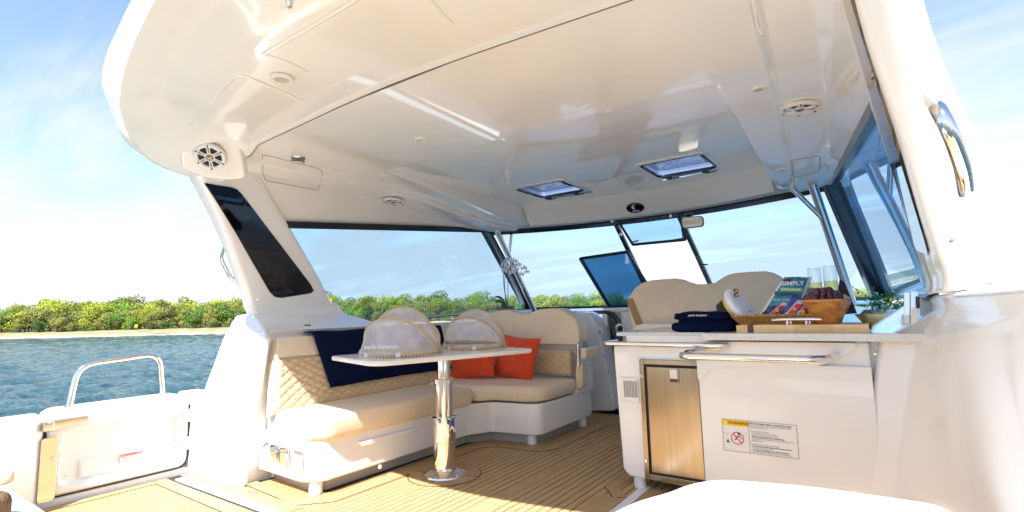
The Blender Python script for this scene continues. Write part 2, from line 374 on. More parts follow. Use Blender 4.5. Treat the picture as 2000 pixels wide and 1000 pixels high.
def place_tree(u, d, k, sc, zoff=0, bush=False):
    p = shore_pt(u, d); p.z = ZW+1.0+zoff
    where = 'left of the pillar' if u < 520 else ('through the port window' if u < 1040 else 'through the windscreen')
    nm = 'shrub' if bush else 'shore_tree'
    what = 'low %s shrub at the dune edge, %s' % (kinds[k], where) if bush else '%s tree on the far shore, %s' % (kinds[k], where)
    o = thing(nm, p, what, 'shrub' if bush else 'tree', ('shrubs ' if bush else '')+kinds[k]+' trees of the wood '+where, rng.random()*6.28)
    o.scale = (sc*rng.uniform(.9, 1.25), sc*rng.uniform(.9, 1.25), sc*rng.uniform(.88, 1.1))
    for nm2, me in zip(('crown', 'trunk'), pmesh[k]):
        c = bpy.data.objects.new(nm2, me); COL.objects.link(c); c.parent = o
for row, (dd, step, sc, zz) in enumerate([(14, 33, .80, 0), (19, 36, .93, .2), (26, 40, 1.04, .4), (36, 46, 1.2, .5)]):
    u = -90+row*9
    while u < 1760:
        far = shore_d(u)/105; top = 1.0-.10*sstep((110-u)/160)-(.10*sstep((u-1050)/200))
        if not (1300 < u < 1540):
            place_tree(u, shore_d(u)+dd+rng.uniform(-1.5, 1.5), rng.choice(range(9)) if row else rng.choice((1, 5, 6, 0, 3)), sc*top*rng.uniform(.62, .86), zz)
        u += step*.78*rng.uniform(.7, 1.3)/far
u = -60
while u < 1150:
    place_tree(u, shore_d(u)+11.5+rng.uniform(-.8, .8), rng.choice((1, 3, 7, 6)), rng.uniform(.26, .42), -.1, True); u += rng.uniform(22, 40)
hd = tag(ob('distant_wood', crownmesh(5, 10, 3, 5, .2, .3), LF[1]), kind='stuff'); bpy.data.objects.remove(hd)
bo = thing('shore_marker', shore_pt(268, shore_d(268)+9)+V((0, 0, ZW+.9)), 'small yellow marker board standing on the far beach', 'sign')
mb = bo.location
ob('board', box((mb.x, mb.y, mb.z+.75), (.55, .06, .45), R(25)), YELD, bo); ob('post', box((mb.x, mb.y+.05, mb.z+.3), (.06, .06, .9)), BARK, bo)

GLT2 = glass('hatch_glass', (.40, .48, .64), 1.6)
GREYP2 = mat('grey_base', (.42, .41, .39), .5)
MAPLE2 = mat('maple_light', (.90, .64, .36), .45, col2=(.80, .53, .26), nscale=6, stretch=(1.2, 8, 8))
BARKW = mat('driftwood', (.34, .20, .10), .8, noise_amt=.4, nscale=20)
YEL2 = mat('orchid_centre', (.55, .42, .10), .5)
WCUSH = mat('white_cushion', (.74, .72, .67), .55, bump=.1, bscale=200)
# ============================================================ DECK
dk = ob('deck', bx(-3.83, .26, -.6, 5.0, -.12, -.006), CAULK); tag(dk, kind='structure')
x = -3.80; k = 0
P = .0475
while x < .22:
    cxp = x+P/2
    y0, y1 = (-.5, 1.52) if cxp < -2.66 else (-.5, 4.75)
    if abs(cxp-XC) < .03: x += P; continue
    ob('plank', bx(x+.0038, x+P-.0038, y0, y1, -.006, 0), TEAK, dk)
    if -3.2 < cxp < -2.66: ob('plank', bx(x+.0038, x+P-.0038, 1.69, 1.9, -.006, 0), TEAK, dk)
    x += P
ob('king_plank', bx(XC-.041, XC+.041, -.5, 4.75, -.006, .0005), TEAKM, dk, smooth=False)
def margin(poly, w, name='margin_board'):
    """mitred boards along a path laid in the deck, a black seam on the inner side"""
    P_ = [V((*a, 0)) for a in poly]; k_ = len(P_)
    def off(i, d_):
        a = (P_[i]-P_[i-1]).normalized() if i > 0 else (P_[1]-P_[0]).normalized(); b = (P_[i+1]-P_[i]).normalized() if i < k_-1 else a
        na, nb_ = V((-a.y, a.x, 0)), V((-b.y, b.x, 0)); q = (na+nb_).normalized(); return P_[i]+q*(d_/max(.4, q.dot(na)))
    sg = 1 if w > 0 else -1
    for i in range(k_-1):
        e = (P_[i+1]-P_[i]).normalized()*.002
        up_ = V((0, 0, .0008)); ob('seam', prism([P_[i]+up_, P_[i+1]+up_, off(i+1, w+sg*.006)+up_, off(i, w+sg*.006)+up_], (0, 0, .0012)), CAULK, dk)
        ob(name, prism([P_[i]+e, P_[i+1]-e, off(i+1, w)-e, off(i, w)+e], (0, 0, .0034)), TEAKM, dk)
margin([(-3.79, 1.52), (-2.66, 1.50)], -.075)
margin([(-3.79, 1.705), (-3.22, 1.705)], -.105); margin([(-3.215, 1.69), (-2.56, 1.69)], -.09)
margin([(-3.79, -.5), (-3.79, 1.45)], -.06)
margin([(-3.22, 1.80), (-2.66, 1.76), (-2.56, 1.86), (-2.56, 3.14), (-2.44, 3.27), (-2.10, 3.30), (-2.05, 3.36), (-2.05, 4.30)], -.07)
margin([(-1.16, 2.70), (-1.26, 2.82), (-1.26, 4.5)], .07)
ob('deck_gutter', bx(-3.72, -2.60, 1.545, 1.595, -.004, .004), PLAS, dk)
ob('deck_gutter', bx(-1.155, -1.105, -.3, 2.92, -.004, .004), PLAS, dk)
ob('margin_board', bx(-1.10, -.9, -.3, 2.9, -.004, .003), TEAKM, dk)
ob('margin_board', bx(-1.30, -1.16, -.3, 2.66, -.004, .003), TEAKM, dk)
PD = V((-2.29, 2.50, 0))
ob('ring_seam', lathe([(.232, 0), (.232, .0022)], PD, 48), CAULK, dk)
ob('ring_board', lathe([(.226, .001), (.226, .0038)], PD, 48), TEAKM, dk)
for a in (15, 105, 195, 285):
    ob('joint', box(PD+V((math.cos(R(a))*.175, math.sin(R(a))*.175, .0042)), (.1, .004, .001), R(a)), CAULK, dk)
ob('deck_fitting', box((-3.02, 1.665, .006), (.085, .035, .008), R(8)), CHR, dk, bev=.003)
# ============================================================ HULL SIDES (port)
hull = thing('hull', (XC, 1, -1.2), 'white boat hull and port coaming the side gate is set in', 'boat hull')
ob('hull_side', prism([(-3.83, -1.2, -.02), (-4.02, -1.2, -.02), (-4.0, -1.2, -1.5), (-3.7, -1.2, -1.5)], (0, 8, 0)), GEL, hull)
ob('hull_side', prism([(.36, -1.2, -.02), (.55, -1.2, -.02), (.5, -1.2, -1.5), (.3, -1.2, -1.5)], (0, 8, 0)), GEL, hull)
# coaming below and around the gate
ob('gate_threshold', bx(-4.03, -3.835, .90, 1.72, -.02, .035), GEL, hull, bev=.01)
ob('gate_post', bx(-4.03, -3.80, 1.665, 1.80, -.02, .515), GEL, hull, bev=.012)
ob('aft_coaming', prism([(-4.03, -1.2, -.02), (-3.66, -1.2, -.02), (-3.66, -1.2, .48), (-3.70, -1.2, .50), (-4.03, -1.2, .50)], (0, 1.84, 0)), GEL, hull, bev=.02, seg=3)
ob('coaming_return', prism([(-3.66, .64, -.02), (-3.835, .915, -.02), (-4.03, .915, -.02), (-4.03, .64, -.02)], (0, 0, .515)), GEL, hull, bev=.015)
# gate
gate = thing('side_gate', (-3.9, 1.65, 0), 'white moulded side gate on two steel hinges under a steel hoop rail', 'gate')
def gpt(y, z, d=0): return V((-3.83-d, y, z))
gy0, gy1, gz0, gz1 = .925, 1.655, .045, .515
ri = rndpoly([(-3.845, .93, .10), (-3.845, 1.60, .10), (-3.845, 1.60, .40), (-3.845, .93, .40)], .07, 5)
ro = rndpoly([(-3.83, gy0, gz0), (-3.83, gy1, gz0), (-3.83, gy1, gz1), (-3.83, gy0, gz1)], .012, 5)
ro = rndpoly([(-3.825, gy0, gz0), (-3.825, gy1, gz0)], .01) if False else ro
def ringmesh(rings): return loft(rings, False)
o1 = rndpoly([(-4.02, gy0, gz0), (-4.02, gy1, gz0), (-4.02, gy1, gz1), (-4.02, gy0, gz1)], .07, 5)
o2 = rndpoly([(-3.835, gy0, gz0), (-3.835, gy1, gz0), (-3.835, gy1, gz1), (-3.835, gy0, gz1)], .07, 5)
i1 = rndpoly([(-3.825, .985, .085), (-3.825, 1.605, .085), (-3.825, 1.605, .405), (-3.825, .985, .405)], .06, 5)
i2 = rndpoly([(-3.87, 1.005, .105), (-3.87, 1.585, .105), (-3.895, 1.585, .385), (-3.895, 1.005, .385)], .05, 5)
ob('gate_shell', loft([o1, o2, [p+V((.01, 0, 0)) for p in rndpoly([(-3.835, gy0+.012, gz0+.012), (-3.835, gy1-.012, gz0+.012), (-3.835, gy1-.012, gz1-.008), (-3.835, gy0+.012, gz1-.008)], .06, 5)], i1, i2]), GEL, gate, smooth=False)
gg_ = rndpoly([(-3.834, gy0-.004, gz0-.004), (-3.834, gy1+.002, gz0-.004), (-3.834, gy1+.002, gz1-.004), (-3.834, gy0-.004, gz1-.004)], .07, 5)
ob('gate_gap', tube(rnd([(-3.834, gy0-.003, .40), (-3.834, gy0-.003, gz0-.004), (-3.834, gy1+.003, gz0-.004), (-3.834, gy1+.003, .44)], .07, 6), .005, 5), RUB, gate)
lp = [(-3.85, 1.09, .11), (-3.85, 1.58, .11), (-3.85, 1.58, .19), (-3.865, 1.5, .21), (-3.865, 1.09, .21)]
ob('lower_panel', prism(lp, (-.06, 0, 0)), GEL, gate, bev=.015, seg=3)
for y, z in ((1.02, .14), (1.14, .108), (1.35, .108), (1.5, .125), (1.565, .20)):
    ob('screw', lathe([(.0, .004), (.007, .003), (.008, 0)], (-3.842, y, z), 8, (1, 0, 0)), CHR, gate)
rail_pts = rnd([(-3.93, 1.04, .50), (-3.93, 1.075, .755), (-3.93, 1.50, .79), (-3.93, 1.535, .50)], .09, 7)
ob('hoop_rail', tube(rail_pts, .0165, 14), CHR, gate)
for y in (1.04, 1.535): ob('rail_foot', lathe([(.03, 0), (.03, .006), (.018, .012)], (-3.93, y, .513), 16), CHR, gate)
for z in (.15, .33):
    h = ob('hinge', bx(-3.828, -3.815, 1.615, 1.70, z, z+.085), CHR, gate, bev=.006)
    h2 = ob('hinge_leaf', bx(-3.80, -3.79, 1.685, 1.80, z-.005, z+.09), CHR, gate, bev=.005)
    ob('pin', bx(-3.789, -3.786, 1.75, 1.762, z+.03, z+.06), BLK, gate)
ob('latch_plate', prism(rndpoly([(-3.812, .90, .03), (-3.812, .975, .03), (-3.812, .975, .375), (-3.812, .90, .375)], .02, 4), (-.006, 0, 0)), CHR, gate, bev=.002)
ob('latch_screw', lathe([(0, .005), (.009, .004), (.01, 0)], (-3.81, .955, .26), 10, (1, 0, 0)), PLAS, gate)
ob('latch_bar', prism([(-3.808, .94, .405), (-3.808, 1.11, .435), (-3.808, 1.11, .465), (-3.808, .94, .465)], (-.03, 0, 0)), CHR, gate, bev=.008)
ob('latch_hook', bx(-3.825, -3.80, .90, .95, .41, .46), CHR, gate, bev=.008)
def sticker_red(name, o, r_, u_, w, h, parent, lines, hdr='WARNING'):
    o, r_, u_ = V(o), V(r_).normalized(), V(u_).normalized(); n = r_.cross(u_)
    st = ob('sticker', prism([o, o+r_*w, o+r_*w+u_*h, o+u_*h], n*.001), PAPER, parent)
    ob('header', prism([o+u_*h*.76+n*.001, o+r_*w+u_*h*.76+n*.001, o+r_*w+u_*h+n*.001, o+u_*h+n*.001], n*.0006), PINK, st)
    text('lettering', '\u25b2 '+hdr if False else hdr, o+r_*w*.5+u_*h*.87, r_, u_, h*.2, RED, st, .002, 'CENTER')
    for i, s in enumerate(lines): text('lettering', s, o+r_*w*.07+u_*h*(.62-.58*i/max(1, len(lines))), r_, u_, h*.42/len(lines), GRYI, st, .0018)
    return st
sticker_red('sticker', (-3.8485, 1.285, .135), (0, 1, 0), (0, 0, 1), .115, .062, gate, ['KEEP GATE CLOSED', 'WHILE UNDERWAY'])
cl = thing('deck_cleat', (-3.83, .58, .505), 'low chrome pop-up cleat on top of the port coaming aft of the gate', 'cleat')
ob('base_plate', lathe([(.07, 0), (.075, .006), (.06, .012)], (-3.83, .56, .503), 20, sy=1.5), CHR, cl); ob('horn', box((-3.83, .56, .519), (.035, .17, .014), 0), CHR, cl, bev=.006)
# ============================================================ PORT WING + PILLAR
def wing(name, secs, parent, m_=GEL, bev=.03): return ob(name, loft(secs), m_, parent, bev=bev, seg=4)
pw = thing('port_quarter_moulding', (-3.5, 1.9, 0), 'white moulded hull quarter rising forward from the gate to the port roof pillar', 'boat moulding')
def psec(z, ya, xb, yb, xo=-3.9, xf=None): xs = min(xb, -3.385) if .5 < z < .9 else (-3.24 if z < .5 else xb); return [V((xo, ya, z)), V((xb, yb, z)), V((xb, yb+.03, z)), V((xs, yb+.06, z)), V((xf or xs, 5.3, z)), V((xo-.02, 5.6, z))]
ob('shell', loft([psec(-.02, 1.69, -3.21, 1.70), psec(.42, 1.745, -3.21, 1.755), psec(.88, 1.90, -3.26, 1.86), psec(.925, 1.925, -3.36, 1.90)]), GEL, pw, bev=.025, seg=4)
tb_ = [[(-3.9, 1.922, .92), (-3.355, 1.90, .92), (-3.355, 2.95, .92), (-3.9, 2.95, .92)], [(-3.9, 1.95, .98), (-3.52, 1.95, .98), (-3.50, 2.86, .98), (-3.9, 2.86, .98)],
       [(-3.9, 1.985, 1.034), (-3.672, 1.99, 1.034), (-3.662, 2.78, 1.034), (-3.9, 2.78, 1.034)], [(-3.9, 2.37, 1.085), (-3.671, 2.37, 1.085), (-3.662, 2.73, 1.085), (-3.9, 2.73, 1.085)], [(-3.9, 2.66, 1.125), (-3.668, 2.66, 1.125), (-3.662, 2.70, 1.125), (-3.9, 2.70, 1.125)]]
ob('pillar_foot', loft([[V(p) for p in r_] for r_ in tb_]), GEL, pw, bev=.012, seg=3)
for u, v in ((411, 712), (495, 641), (500, 685), (404, 770), (474, 770), (470, 930), (465, 905)):
    p = PP(u, v, (-3.5, 1.78, .5), (.0, -1, .27)) if v > 650 else PP(u, v, (-3.6, 1.93, .97), (0, -1, .4))
    ob('screw', lathe([(0, .006), (.006, .005), (.007, 0)], p+V((0, .006, 0)), 8, (.1, -1, .2)), CHR, pw)
p = PX(598, 640, -3.44); ob('switch_socket', box(p+V((0, 0, .0)), (.05, .055, .045)), BLK, pw, bev=.008)
def pillar(s, label):
    X = lambda a: XC+s*a
    T = thing('roof_pillar', (X(2.05), 2.2, 1.0), label, 'pillar')
    zs = [(1.035, 2.00, 1.935, 2.70, 2.26, .03), (1.09, 1.975, 1.94, 2.69, 2.24, 0), (1.16, 1.945, 1.925, 2.645, 2.19, 0), (1.30, 1.875, 1.895, 2.54, 2.10, 0),
          (1.50, 1.775, 1.855, 2.375, 2.01, 0), (1.71, 1.655, 1.805, 2.19, 1.945, 0), (1.90, 1.53, 1.765, 2.02, 1.91, 0), (2.08, 1.40, 1.73, 1.90, 1.88, 0)]
    if s < 0: zs = [(z, ya, ai, yf, min(ao, ai+.11 if z < 1.6 else ao) , q_) for z, ya, ai, yf, ao, q_ in zs]
    rings = []; LV = []
    for i in range(len(zs)-1):
        p0, p1, p2, p3 = [zs[max(0, min(len(zs)-1, i+j))] for j in (-1, 0, 1, 2)]
        for j in range(4):
            t = j/4; LV.append([.5*(2*p1[k]+(p2[k]-p0[k])*t+(2*p0[k]-5*p1[k]+4*p2[k]-p3[k])*t*t+(3*p1[k]-p0[k]-3*p2[k]+p3[k])*t**3) for k in range(5)])
    LV.append(list(zs[-1][:5]))
    for z, ya, ai, yf, ao in LV:
        rings.append(rndpoly([(X(ai), ya+.02, z), (X(ai), yf, z), (X(ao), yf, z), (X(ao), ya+.01, z), (X((ai+ao)/2), ya-.006, z)], .05, 5))
    ob('pillar_shell', loft(rings), GEL, T, smooth=True, sub=0)
    g = [(1.945, 1.615), (1.93, 1.77), (1.91, 1.83), (1.87, 1.885), (1.25, 2.41), (1.215, 2.41), (1.20, 2.37), (1.195, 2.16), (1.215, 2.08)]
    def ain(z):
        for (z0, _, a0, *_r), (z1, _, a1, *_r2) in zip(zs, zs[1:]):
            if z0 <= z <= z1: return a0+(a1-a0)*(z-z0)/(z1-z0)
        return a1
    g = []
    for u_, v_ in ((400, 358), (450, 366), (462, 370), (472, 380), (606, 556), (612, 568), (606, 573), (548, 582), (536, 580), (526, 570), (460, 455)):
        xx = -3.6
        for _k in range(8): q_ = PX(u_, v_, xx); xx = XC-ain(q_.z)
        g.append((q_.z, q_.y))
    vs = [V((X(ain(z)-.007), y, z)) for z, y in g]+[V((X(ain(z)+.01), y, z)) for z, y in g]; n = len(g)
    ctr = V((X(ain(1.6)-.007), sum(y for z, y in g)/n, 1.6)); ctr = sum(vs[:n], V())/n; vs.append(ctr)
    fs = [(i, (i+1) % n, 2*n) for i in range(n)]+[(i, i+n, (i+1) % n+n, (i+1) % n) for i in range(n)]
    ob('black_panel', (vs, fs), BGL, T, smooth=False)
    hy = 1.0
    if s < 0:
        hp = [PX(437, 482, -3.86), PX(431, 505, -3.88), PX(452, 545, -3.88), PX(486, 562, -3.86)]
        ob('grab_handle', tube(rnd(hp, .05, 6), .014, 12), CHR, T)
        for u, v in ((486, 600), (503, 584), (494, 617)): ob('screw', lathe([(0, .006), (.006, .004), (.008, 0)], PY(u, v, 1.955), 8, (0, -1, .3)), CHR, T)
    return T
pillar(-1, 'port roof pillar with long black glass panel, standing beside the open sea view')
pillar(1, 'large white starboard roof pillar with chrome grab handle at the right of the photo')
sp = [o for o in bpy.data.objects if o.name.startswith('roof_pillar')][-1]
hA, hC = PY(1815, 186, 1.66), PY(1888, 385, 1.80)
ob('grab_handle', tube(rnd([hA+V((0, .05, .01)), PY(1834, 215, 1.47), PY(1858, 262, 1.47), PY(1880, 325, 1.52), PY(1887, 372, 1.60), hC+V((0, .10, 0))], .035, 6), [.0165]*31, 16), CHR, sp)
for u, v in ((1861, 470), (1932, 555)): ob('screw', lathe([(0, .007), (.007, .006), (.009, 0)], PY(u, v, 1.93), 12, (0, -1, .3)), CHR, sp)
# starboard quarter
sw = thing('starboard_quarter_moulding', (.25, 2.0, 0), 'white starboard side moulding under the big pillar, curving into the wet bar', 'boat moulding')
secs = []
for z in (-.02, .3, .6, .84, .97, 1.03):
    xi = .222 if z < .84 else (.222 if z < 1 else .205); y1 = 2.85; x1 = -.16+.22*min(z, .9)
    q = [V((-.05 if z < .85 else xi, y1+.3, z)), V((x1 if z < .85 else xi, y1-.004 if z < .85 else y1, z))]
    if z < .85: q += [V((x1+.13, y1-.06, z)), V((xi-.03, 2.55, z)), V((xi, 2.25, z))]
    else: q += [V((xi, 2.7, z)), V((xi, 2.5, z)), V((xi, 2.25, z))]
    ya = 1.0
    q += [V((xi, 1.98 if z < 1 else 1.99, z)), V((xi+.02, .9, z)), V((.42, .9, z)), V((.42, 3.15, z))]
    secs.append(q)
ob('shell', loft(secs), GEL, sw, bev=.02, seg=3)
for u, v, d in ((1710, 692, 2.84), (1848, 674, 2.2)):
    ob('screw', lathe([(0, .008), (.007, .006), (.010, 0)], PY(u, v, d) if d > 2.5 else PX(u, v, .220), 12, (0, -1, 0)), CHR, sw)
# forward body sides under the windows
for s, nm in ((1, 'starboard'),):
    f = thing('window_ledge', (XC+s*2, 4, .5), 'white ledge below the starboard side window behind the plant', 'boat moulding')
    ob('ledge', prism([(XC+s*1.60, 2.9, .5), (XC+s*2.3, 2.9, .5), (XC+s*2.3, 2.9, 1.03), (XC+s*1.93, 2.9, 1.03), (XC+s*1.75, 2.9, .9)], (0, 2.9, 0)), GEL, f, bev=.03, seg=3)
# ============================================================ ROOF
roof = thing('hardtop_roof', (XC, 3, 2.1), 'glossy cream hardtop roof over the whole cockpit, curved at its aft edge', 'roof')
HX = [(-.84, -.34), (.34, .84)]; HY = (3.79, 4.28)
def zhead(y): return 1.70+.088*(y-2.1)+(.62*(2.0-y) if y < 2 else 0)
def zc_(a, y):
    A = abs(a)
    drop = .15*sstep((y-2.6)/1.9)
    z = 2.10-.012*(A/1.4)**2
    sa = 1.47-.065*(y-2.1)
    if A > sa: z -= .05*sstep((A-sa)/.05)
    # side strips fall forward
    z -= drop*sstep((A-1.19)/.03) if y > 2.5 else 0
    if A < 1.2 and y > 2.55: z = 2.10-.012*(A/1.4)**2+.035*sstep((y-2.55)/.04)
    # front wall
    if A < 1.19 and y > 4.42: z = 2.125-(y-4.42)/.16*.195
    a1 = 1.75-.068*(y-1.8)
    if A > a1:
        t = (A-a1)/(amax(y)-a1); z = z-(z-zhead(y)+.01)*min(1, max(0, t))
    return z
def amax(y): return 1.88-.10*(y-2.0) if y > 2 else 1.88-.26*(2-y)
As = sorted(set([round(x_, 3) for x_ in [i*.06 for i in range(0, 20)]+[1.165, 1.18, 1.19, 1.20, 1.215, 1.25, 1.30, 1.32, 1.35, 1.38, 1.40, 1.45, 1.5, 1.54, .34, .84]]))
rel = [0.0, .1, .25, .45, .7, .88, 1.0]
Ys = sorted(set([round(1.62+.07*i, 3) for i in range(41)]+[2.52, 2.55, 2.56, 2.57, 2.58, 2.59, 2.62, 3.79, 4.28, 4.40, 4.42, 4.44, 4.5, 4.56, 4.58]))
Ys = [y for y in Ys if y <= 4.58]
def cols(y):
    a1 = 1.75-.068*(y-1.8); sa = 1.47-.065*(y-2.1); h = [x_ for x_ in As if x_ <= 1.25]
    h += [sa-.02, sa, sa+.012, sa+.025, sa+.038, sa+.05, sa+.07]+[sa+.07+(a1-sa-.07)*t for t in (.5, .93, 1.0)]+[a1+(amax(y)-a1)*t for t in (.08, .3, .6, 1.0)]
    return [-x_ for x_ in reversed(h[1:])]+h
vs, fs = [], []; rows = []
for y in Ys:
    c = cols(y); rows.append((y, len(vs), len(c)))
    for a in c: vs.append(V((XC+a, y+(.25*(1-(min(abs(a), 1.19)/1.19)**2)*sstep((y-4.0)/.45) if y > 4.0 and abs(a) < 1.19 else 0)*1.0, zc_(a, y))))
for (ya, k0, n), (yb, k1, _n) in zip(rows, rows[1:]):
    ca = cols(ya)
    for i in range(n-1):
        am = (ca[i]+ca[i+1])/2; ym = (ya+yb)/2
        if any(h0 < am < h1 for h0, h1 in HX) and HY[0] <= ya and yb <= HY[1]: continue
        fs.append((k0+i, k0+i+1, k1+i+1, k1+i))
cl_ = ob('ceiling_lining', (vs, fs), CEIL, roof, smooth=True); cl_.data.set_sharp_from_angle(angle=R(14))
# raised border of the central recess
zz = .014
for s in (-1, 1):
    pass
# aft overhang underside: rings from the outer edge inwards (port half, mirrored)
def half(pts): return [V(p) for p in pts]
edge = [(0, .66, 2.255), (-.25, .67, 2.25), (-.48, .70, 2.248), (-.75, .74, 2.24), (-1.06, .79, 2.228), (-1.27, .84, 2.20), (-1.37, .88, 2.17), (-1.50, .95, 2.145), (-1.67, 1.04, 2.10), (-1.79, 1.12, 2.065), (-1.86, 1.22, 2.025), (-1.88, 1.33, 1.99), (-1.87, 1.45, 1.965), (-1.83, 1.65, 1.94)]
top = [(a*(.97-.008*i), y+.34, 2.42-.014*i) for i, (a, y, z) in enumerate(edge)]
lip = [(0, .69, 2.16), (-.25, .70, 2.158), (-.45, .73, 2.15), (-.70, .775, 2.14), (-.96, .83, 2.12), (-1.14, .88, 2.10), (-1.27, .92, 2.085), (-1.42, .985, 2.07), (-1.60, 1.07, 2.05), (-1.72, 1.16, 2.02), (-1.80, 1.25, 1.985), (-1.83, 1.35, 1.96), (-1.83, 1.46, 1.94), (-1.80, 1.65, 1.92)]
thr = [(0, .76, 2.15), (-.25, .77, 2.15), (-.42, .80, 2.145), (-.64, .84, 2.135), (-.88, .89, 2.12), (-1.05, .94, 2.105), (-1.16, .98, 2.10), (-1.28, 1.05, 2.08), (-1.44, 1.13, 2.06), (-1.55, 1.21, 2.04), (-1.64, 1.30, 2.01), (-1.70, 1.40, 1.98), (-1.73, 1.48, 1.95), (-1.74, 1.66, 1.93)]
grv = [(0, .84, 2.165), (-.2, .85, 2.165), (-.36, .87, 2.16), (-.55, .90, 2.15), (-.75, .94, 2.14), (-.93, .985, 2.13), (-1.05, 1.03, 2.12), (-1.15, 1.10, 2.11), (-1.28, 1.18, 2.09), (-1.38, 1.26, 2.07), (-1.47, 1.34, 2.05), (-1.55, 1.42, 2.02), (-1.62, 1.50, 1.98), (-1.67, 1.64, 1.95)]
pan = [(0, .98, 2.10), (-.15, .985, 2.10), (-.3, 1.0, 2.10), (-.48, 1.02, 2.10), (-.68, 1.05, 2.10), (-.84, 1.09, 2.10), (-.95, 1.12, 2.10), (-1.05, 1.17, 2.10), (-1.16, 1.22, 2.098), (-1.26, 1.29, 2.093), (-1.34, 1.36, 2.085), (-1.41, 1.44, 2.075), (-1.47, 1.52, 2.06), (-1.56, 1.62, 2.04)]
pan2 = [(0, 1.03, 2.095), (-.14, 1.035, 2.095), (-.28, 1.05, 2.095), (-.46, 1.07, 2.095), (-.66, 1.10, 2.095), (-.81, 1.14, 2.095), (-.92, 1.17, 2.095), (-1.02, 1.22, 2.095), (-1.12, 1.27, 2.093), (-1.22, 1.34, 2.088), (-1.30, 1.41, 2.08), (-1.36, 1.48, 2.072), (-1.42, 1.55, 2.06), (-1.52, 1.62, 2.045)]
def seam_y(a): return 1.56+.055*sstep(abs(a)/1.5)
LINE0 = mat('seam_shadow_gap', (.16, .14, .12), .6)
sm = [(p[0]*1.0 if i < 13 else -1.50, seam_y(p[0]) if i < 12 else (1.61 if i == 12 else 1.625), 2.098-.012*(p[0]/1.4)**2-(.05*sstep((abs(p[0])-1.3)/.1))) for i, p in enumerate(pan2)]
rings = [top, edge, lip, thr, grv, pan, pan2, sm]
def mirror(rg): return [V((XC-a, y, z)) for a, y, z in reversed(rg[1:])]+[V((XC+a, y, z)) for a, y, z in rg]
def resamp(rg, k=4):
    rg = [V(p) for p in rg]; out = []
    for i in range(len(rg)-1):
        p0, p1, p2, p3 = rg[max(i-1, 0)], rg[i], rg[i+1], rg[min(i+2, len(rg)-1)]
        if i == 0: p0 = V((-rg[1].x, rg[1].y, rg[1].z))
        for j in range(k):
            t = j/k; out.append(.5*((2*p1)+(p2-p0)*t+(2*p0-5*p1+4*p2-p3)*t*t+(3*p1-p0-3*p2+p3)*t**3))
    out.append(rg[-1]); return out
RR = [mirror(resamp(r_)) for r_ in rings]
def lerp3(a, b, t): return [p*(1-t)+q*t for p, q in zip(a, b)]
full = [RR[0], lerp3(RR[0], RR[1], .6), lerp3(RR[0], RR[1], .95), RR[1], lerp3(RR[1], RR[2], .3), lerp3(RR[1], RR[2], .9), RR[2], lerp3(RR[2], RR[3], .15), lerp3(RR[2], RR[3], .85), RR[3], lerp3(RR[3], RR[4], .3), RR[4], lerp3(RR[4], RR[5], .12), lerp3(RR[4], RR[5], .6), RR[5], RR[6], RR[7]]
vs = [p for r_ in full for p in r_]; n = len(full[0])
fs = [(j*n+i, j*n+i+1, (j+1)*n+i+1, (j+1)*n+i) for j in range(len(full)-1) for i in range(n-1)]
ov = ob('aft_overhang', (vs, fs), CEIL, roof, smooth=True); ov.data.set_sharp_from_angle(angle=R(38))
def seamline(name, pts, r_=.004, m_=None, par=roof): return ob(name, tube(pts, r_, 6), m_ or CEIL, par)
# seam trim between overhang and lining
st = [V((XC+a, seam_y(a)+.03, 2.097-.012*(a/1.4)**2-(.05*sstep((abs(a)-1.3)/.1)))) for a in [i*.05-1.5 for i in range(61)]]
ob('seam_trim', loft([[p+V((0, -.035, .004)), p+V((0, -.03, -.004)), p+V((0, .0, -.006)), p+V((0, .012, .004))] for p in st]), PLAS, roof)
ob('seam_joint', tube([p+V((0, .016, .001)) for p in st], .0024, 5), LINE0, roof)
# lining side walls aft of the windows down to the pillars
for s in (-1, 1):
    def fsd(u, v):
        y = 1.60+u*.62; a_t = 1.50+.17*sstep(u*1.5); zt = 2.035-.0*u
        pb = V((1.86-.02*u, y+.02, 1.72+.10*(1-u)*0-.0)); pt = V((a_t, y, zt)); q = pt*(1-v)+pb*v
        return V((XC+s*q.x, q.y, q.z))
# roof top shell
def topf(u, v):
    y = 1.04+v*4.3; am = 1.66*min(1, .70+.5*math.sqrt(min(1, v*4))); a = (u*2-1)*am
    return V((XC+a, y, 2.43-.10*(a/am)**4-.05*v))
tv, tf = grid(topf, 48, 44); keep = []
for f_ in tf:
    c = sum((tv[i] for i in f_), V())/4
    if any(h0-.03 < c.x-XC < h1+.03 for h0, h1 in HX) and HY[0]-.03 < c.y < HY[1]+.03: continue
    keep.append(f_)
ob('roof_top', (tv, keep), GEL, roof, smooth=True)
for s in (-1, 1):
    def ff(u, v):
        y = 1.95+u*2.6; z0 = zhead(y)+.0; a0 = amax(y)+.0; am = 1.66
        return V((XC+s*(a0+(am-a0)*v+.02*math.sin(PI*v)), y, z0+(2.34-z0)*v))
    ob('roof_side', grid(ff, 30, 6), GEL, roof, smooth=True)
ob('roof_front', grid(lambda u, v: V((XC+(u*2-1)*1.70, 4.62+.62*(1-(u*2-1)**2)+v*.10, 1.93-.03*(u*2-1)**2+(.44)*v)), 30, 4), GEL, roof, smooth=True)
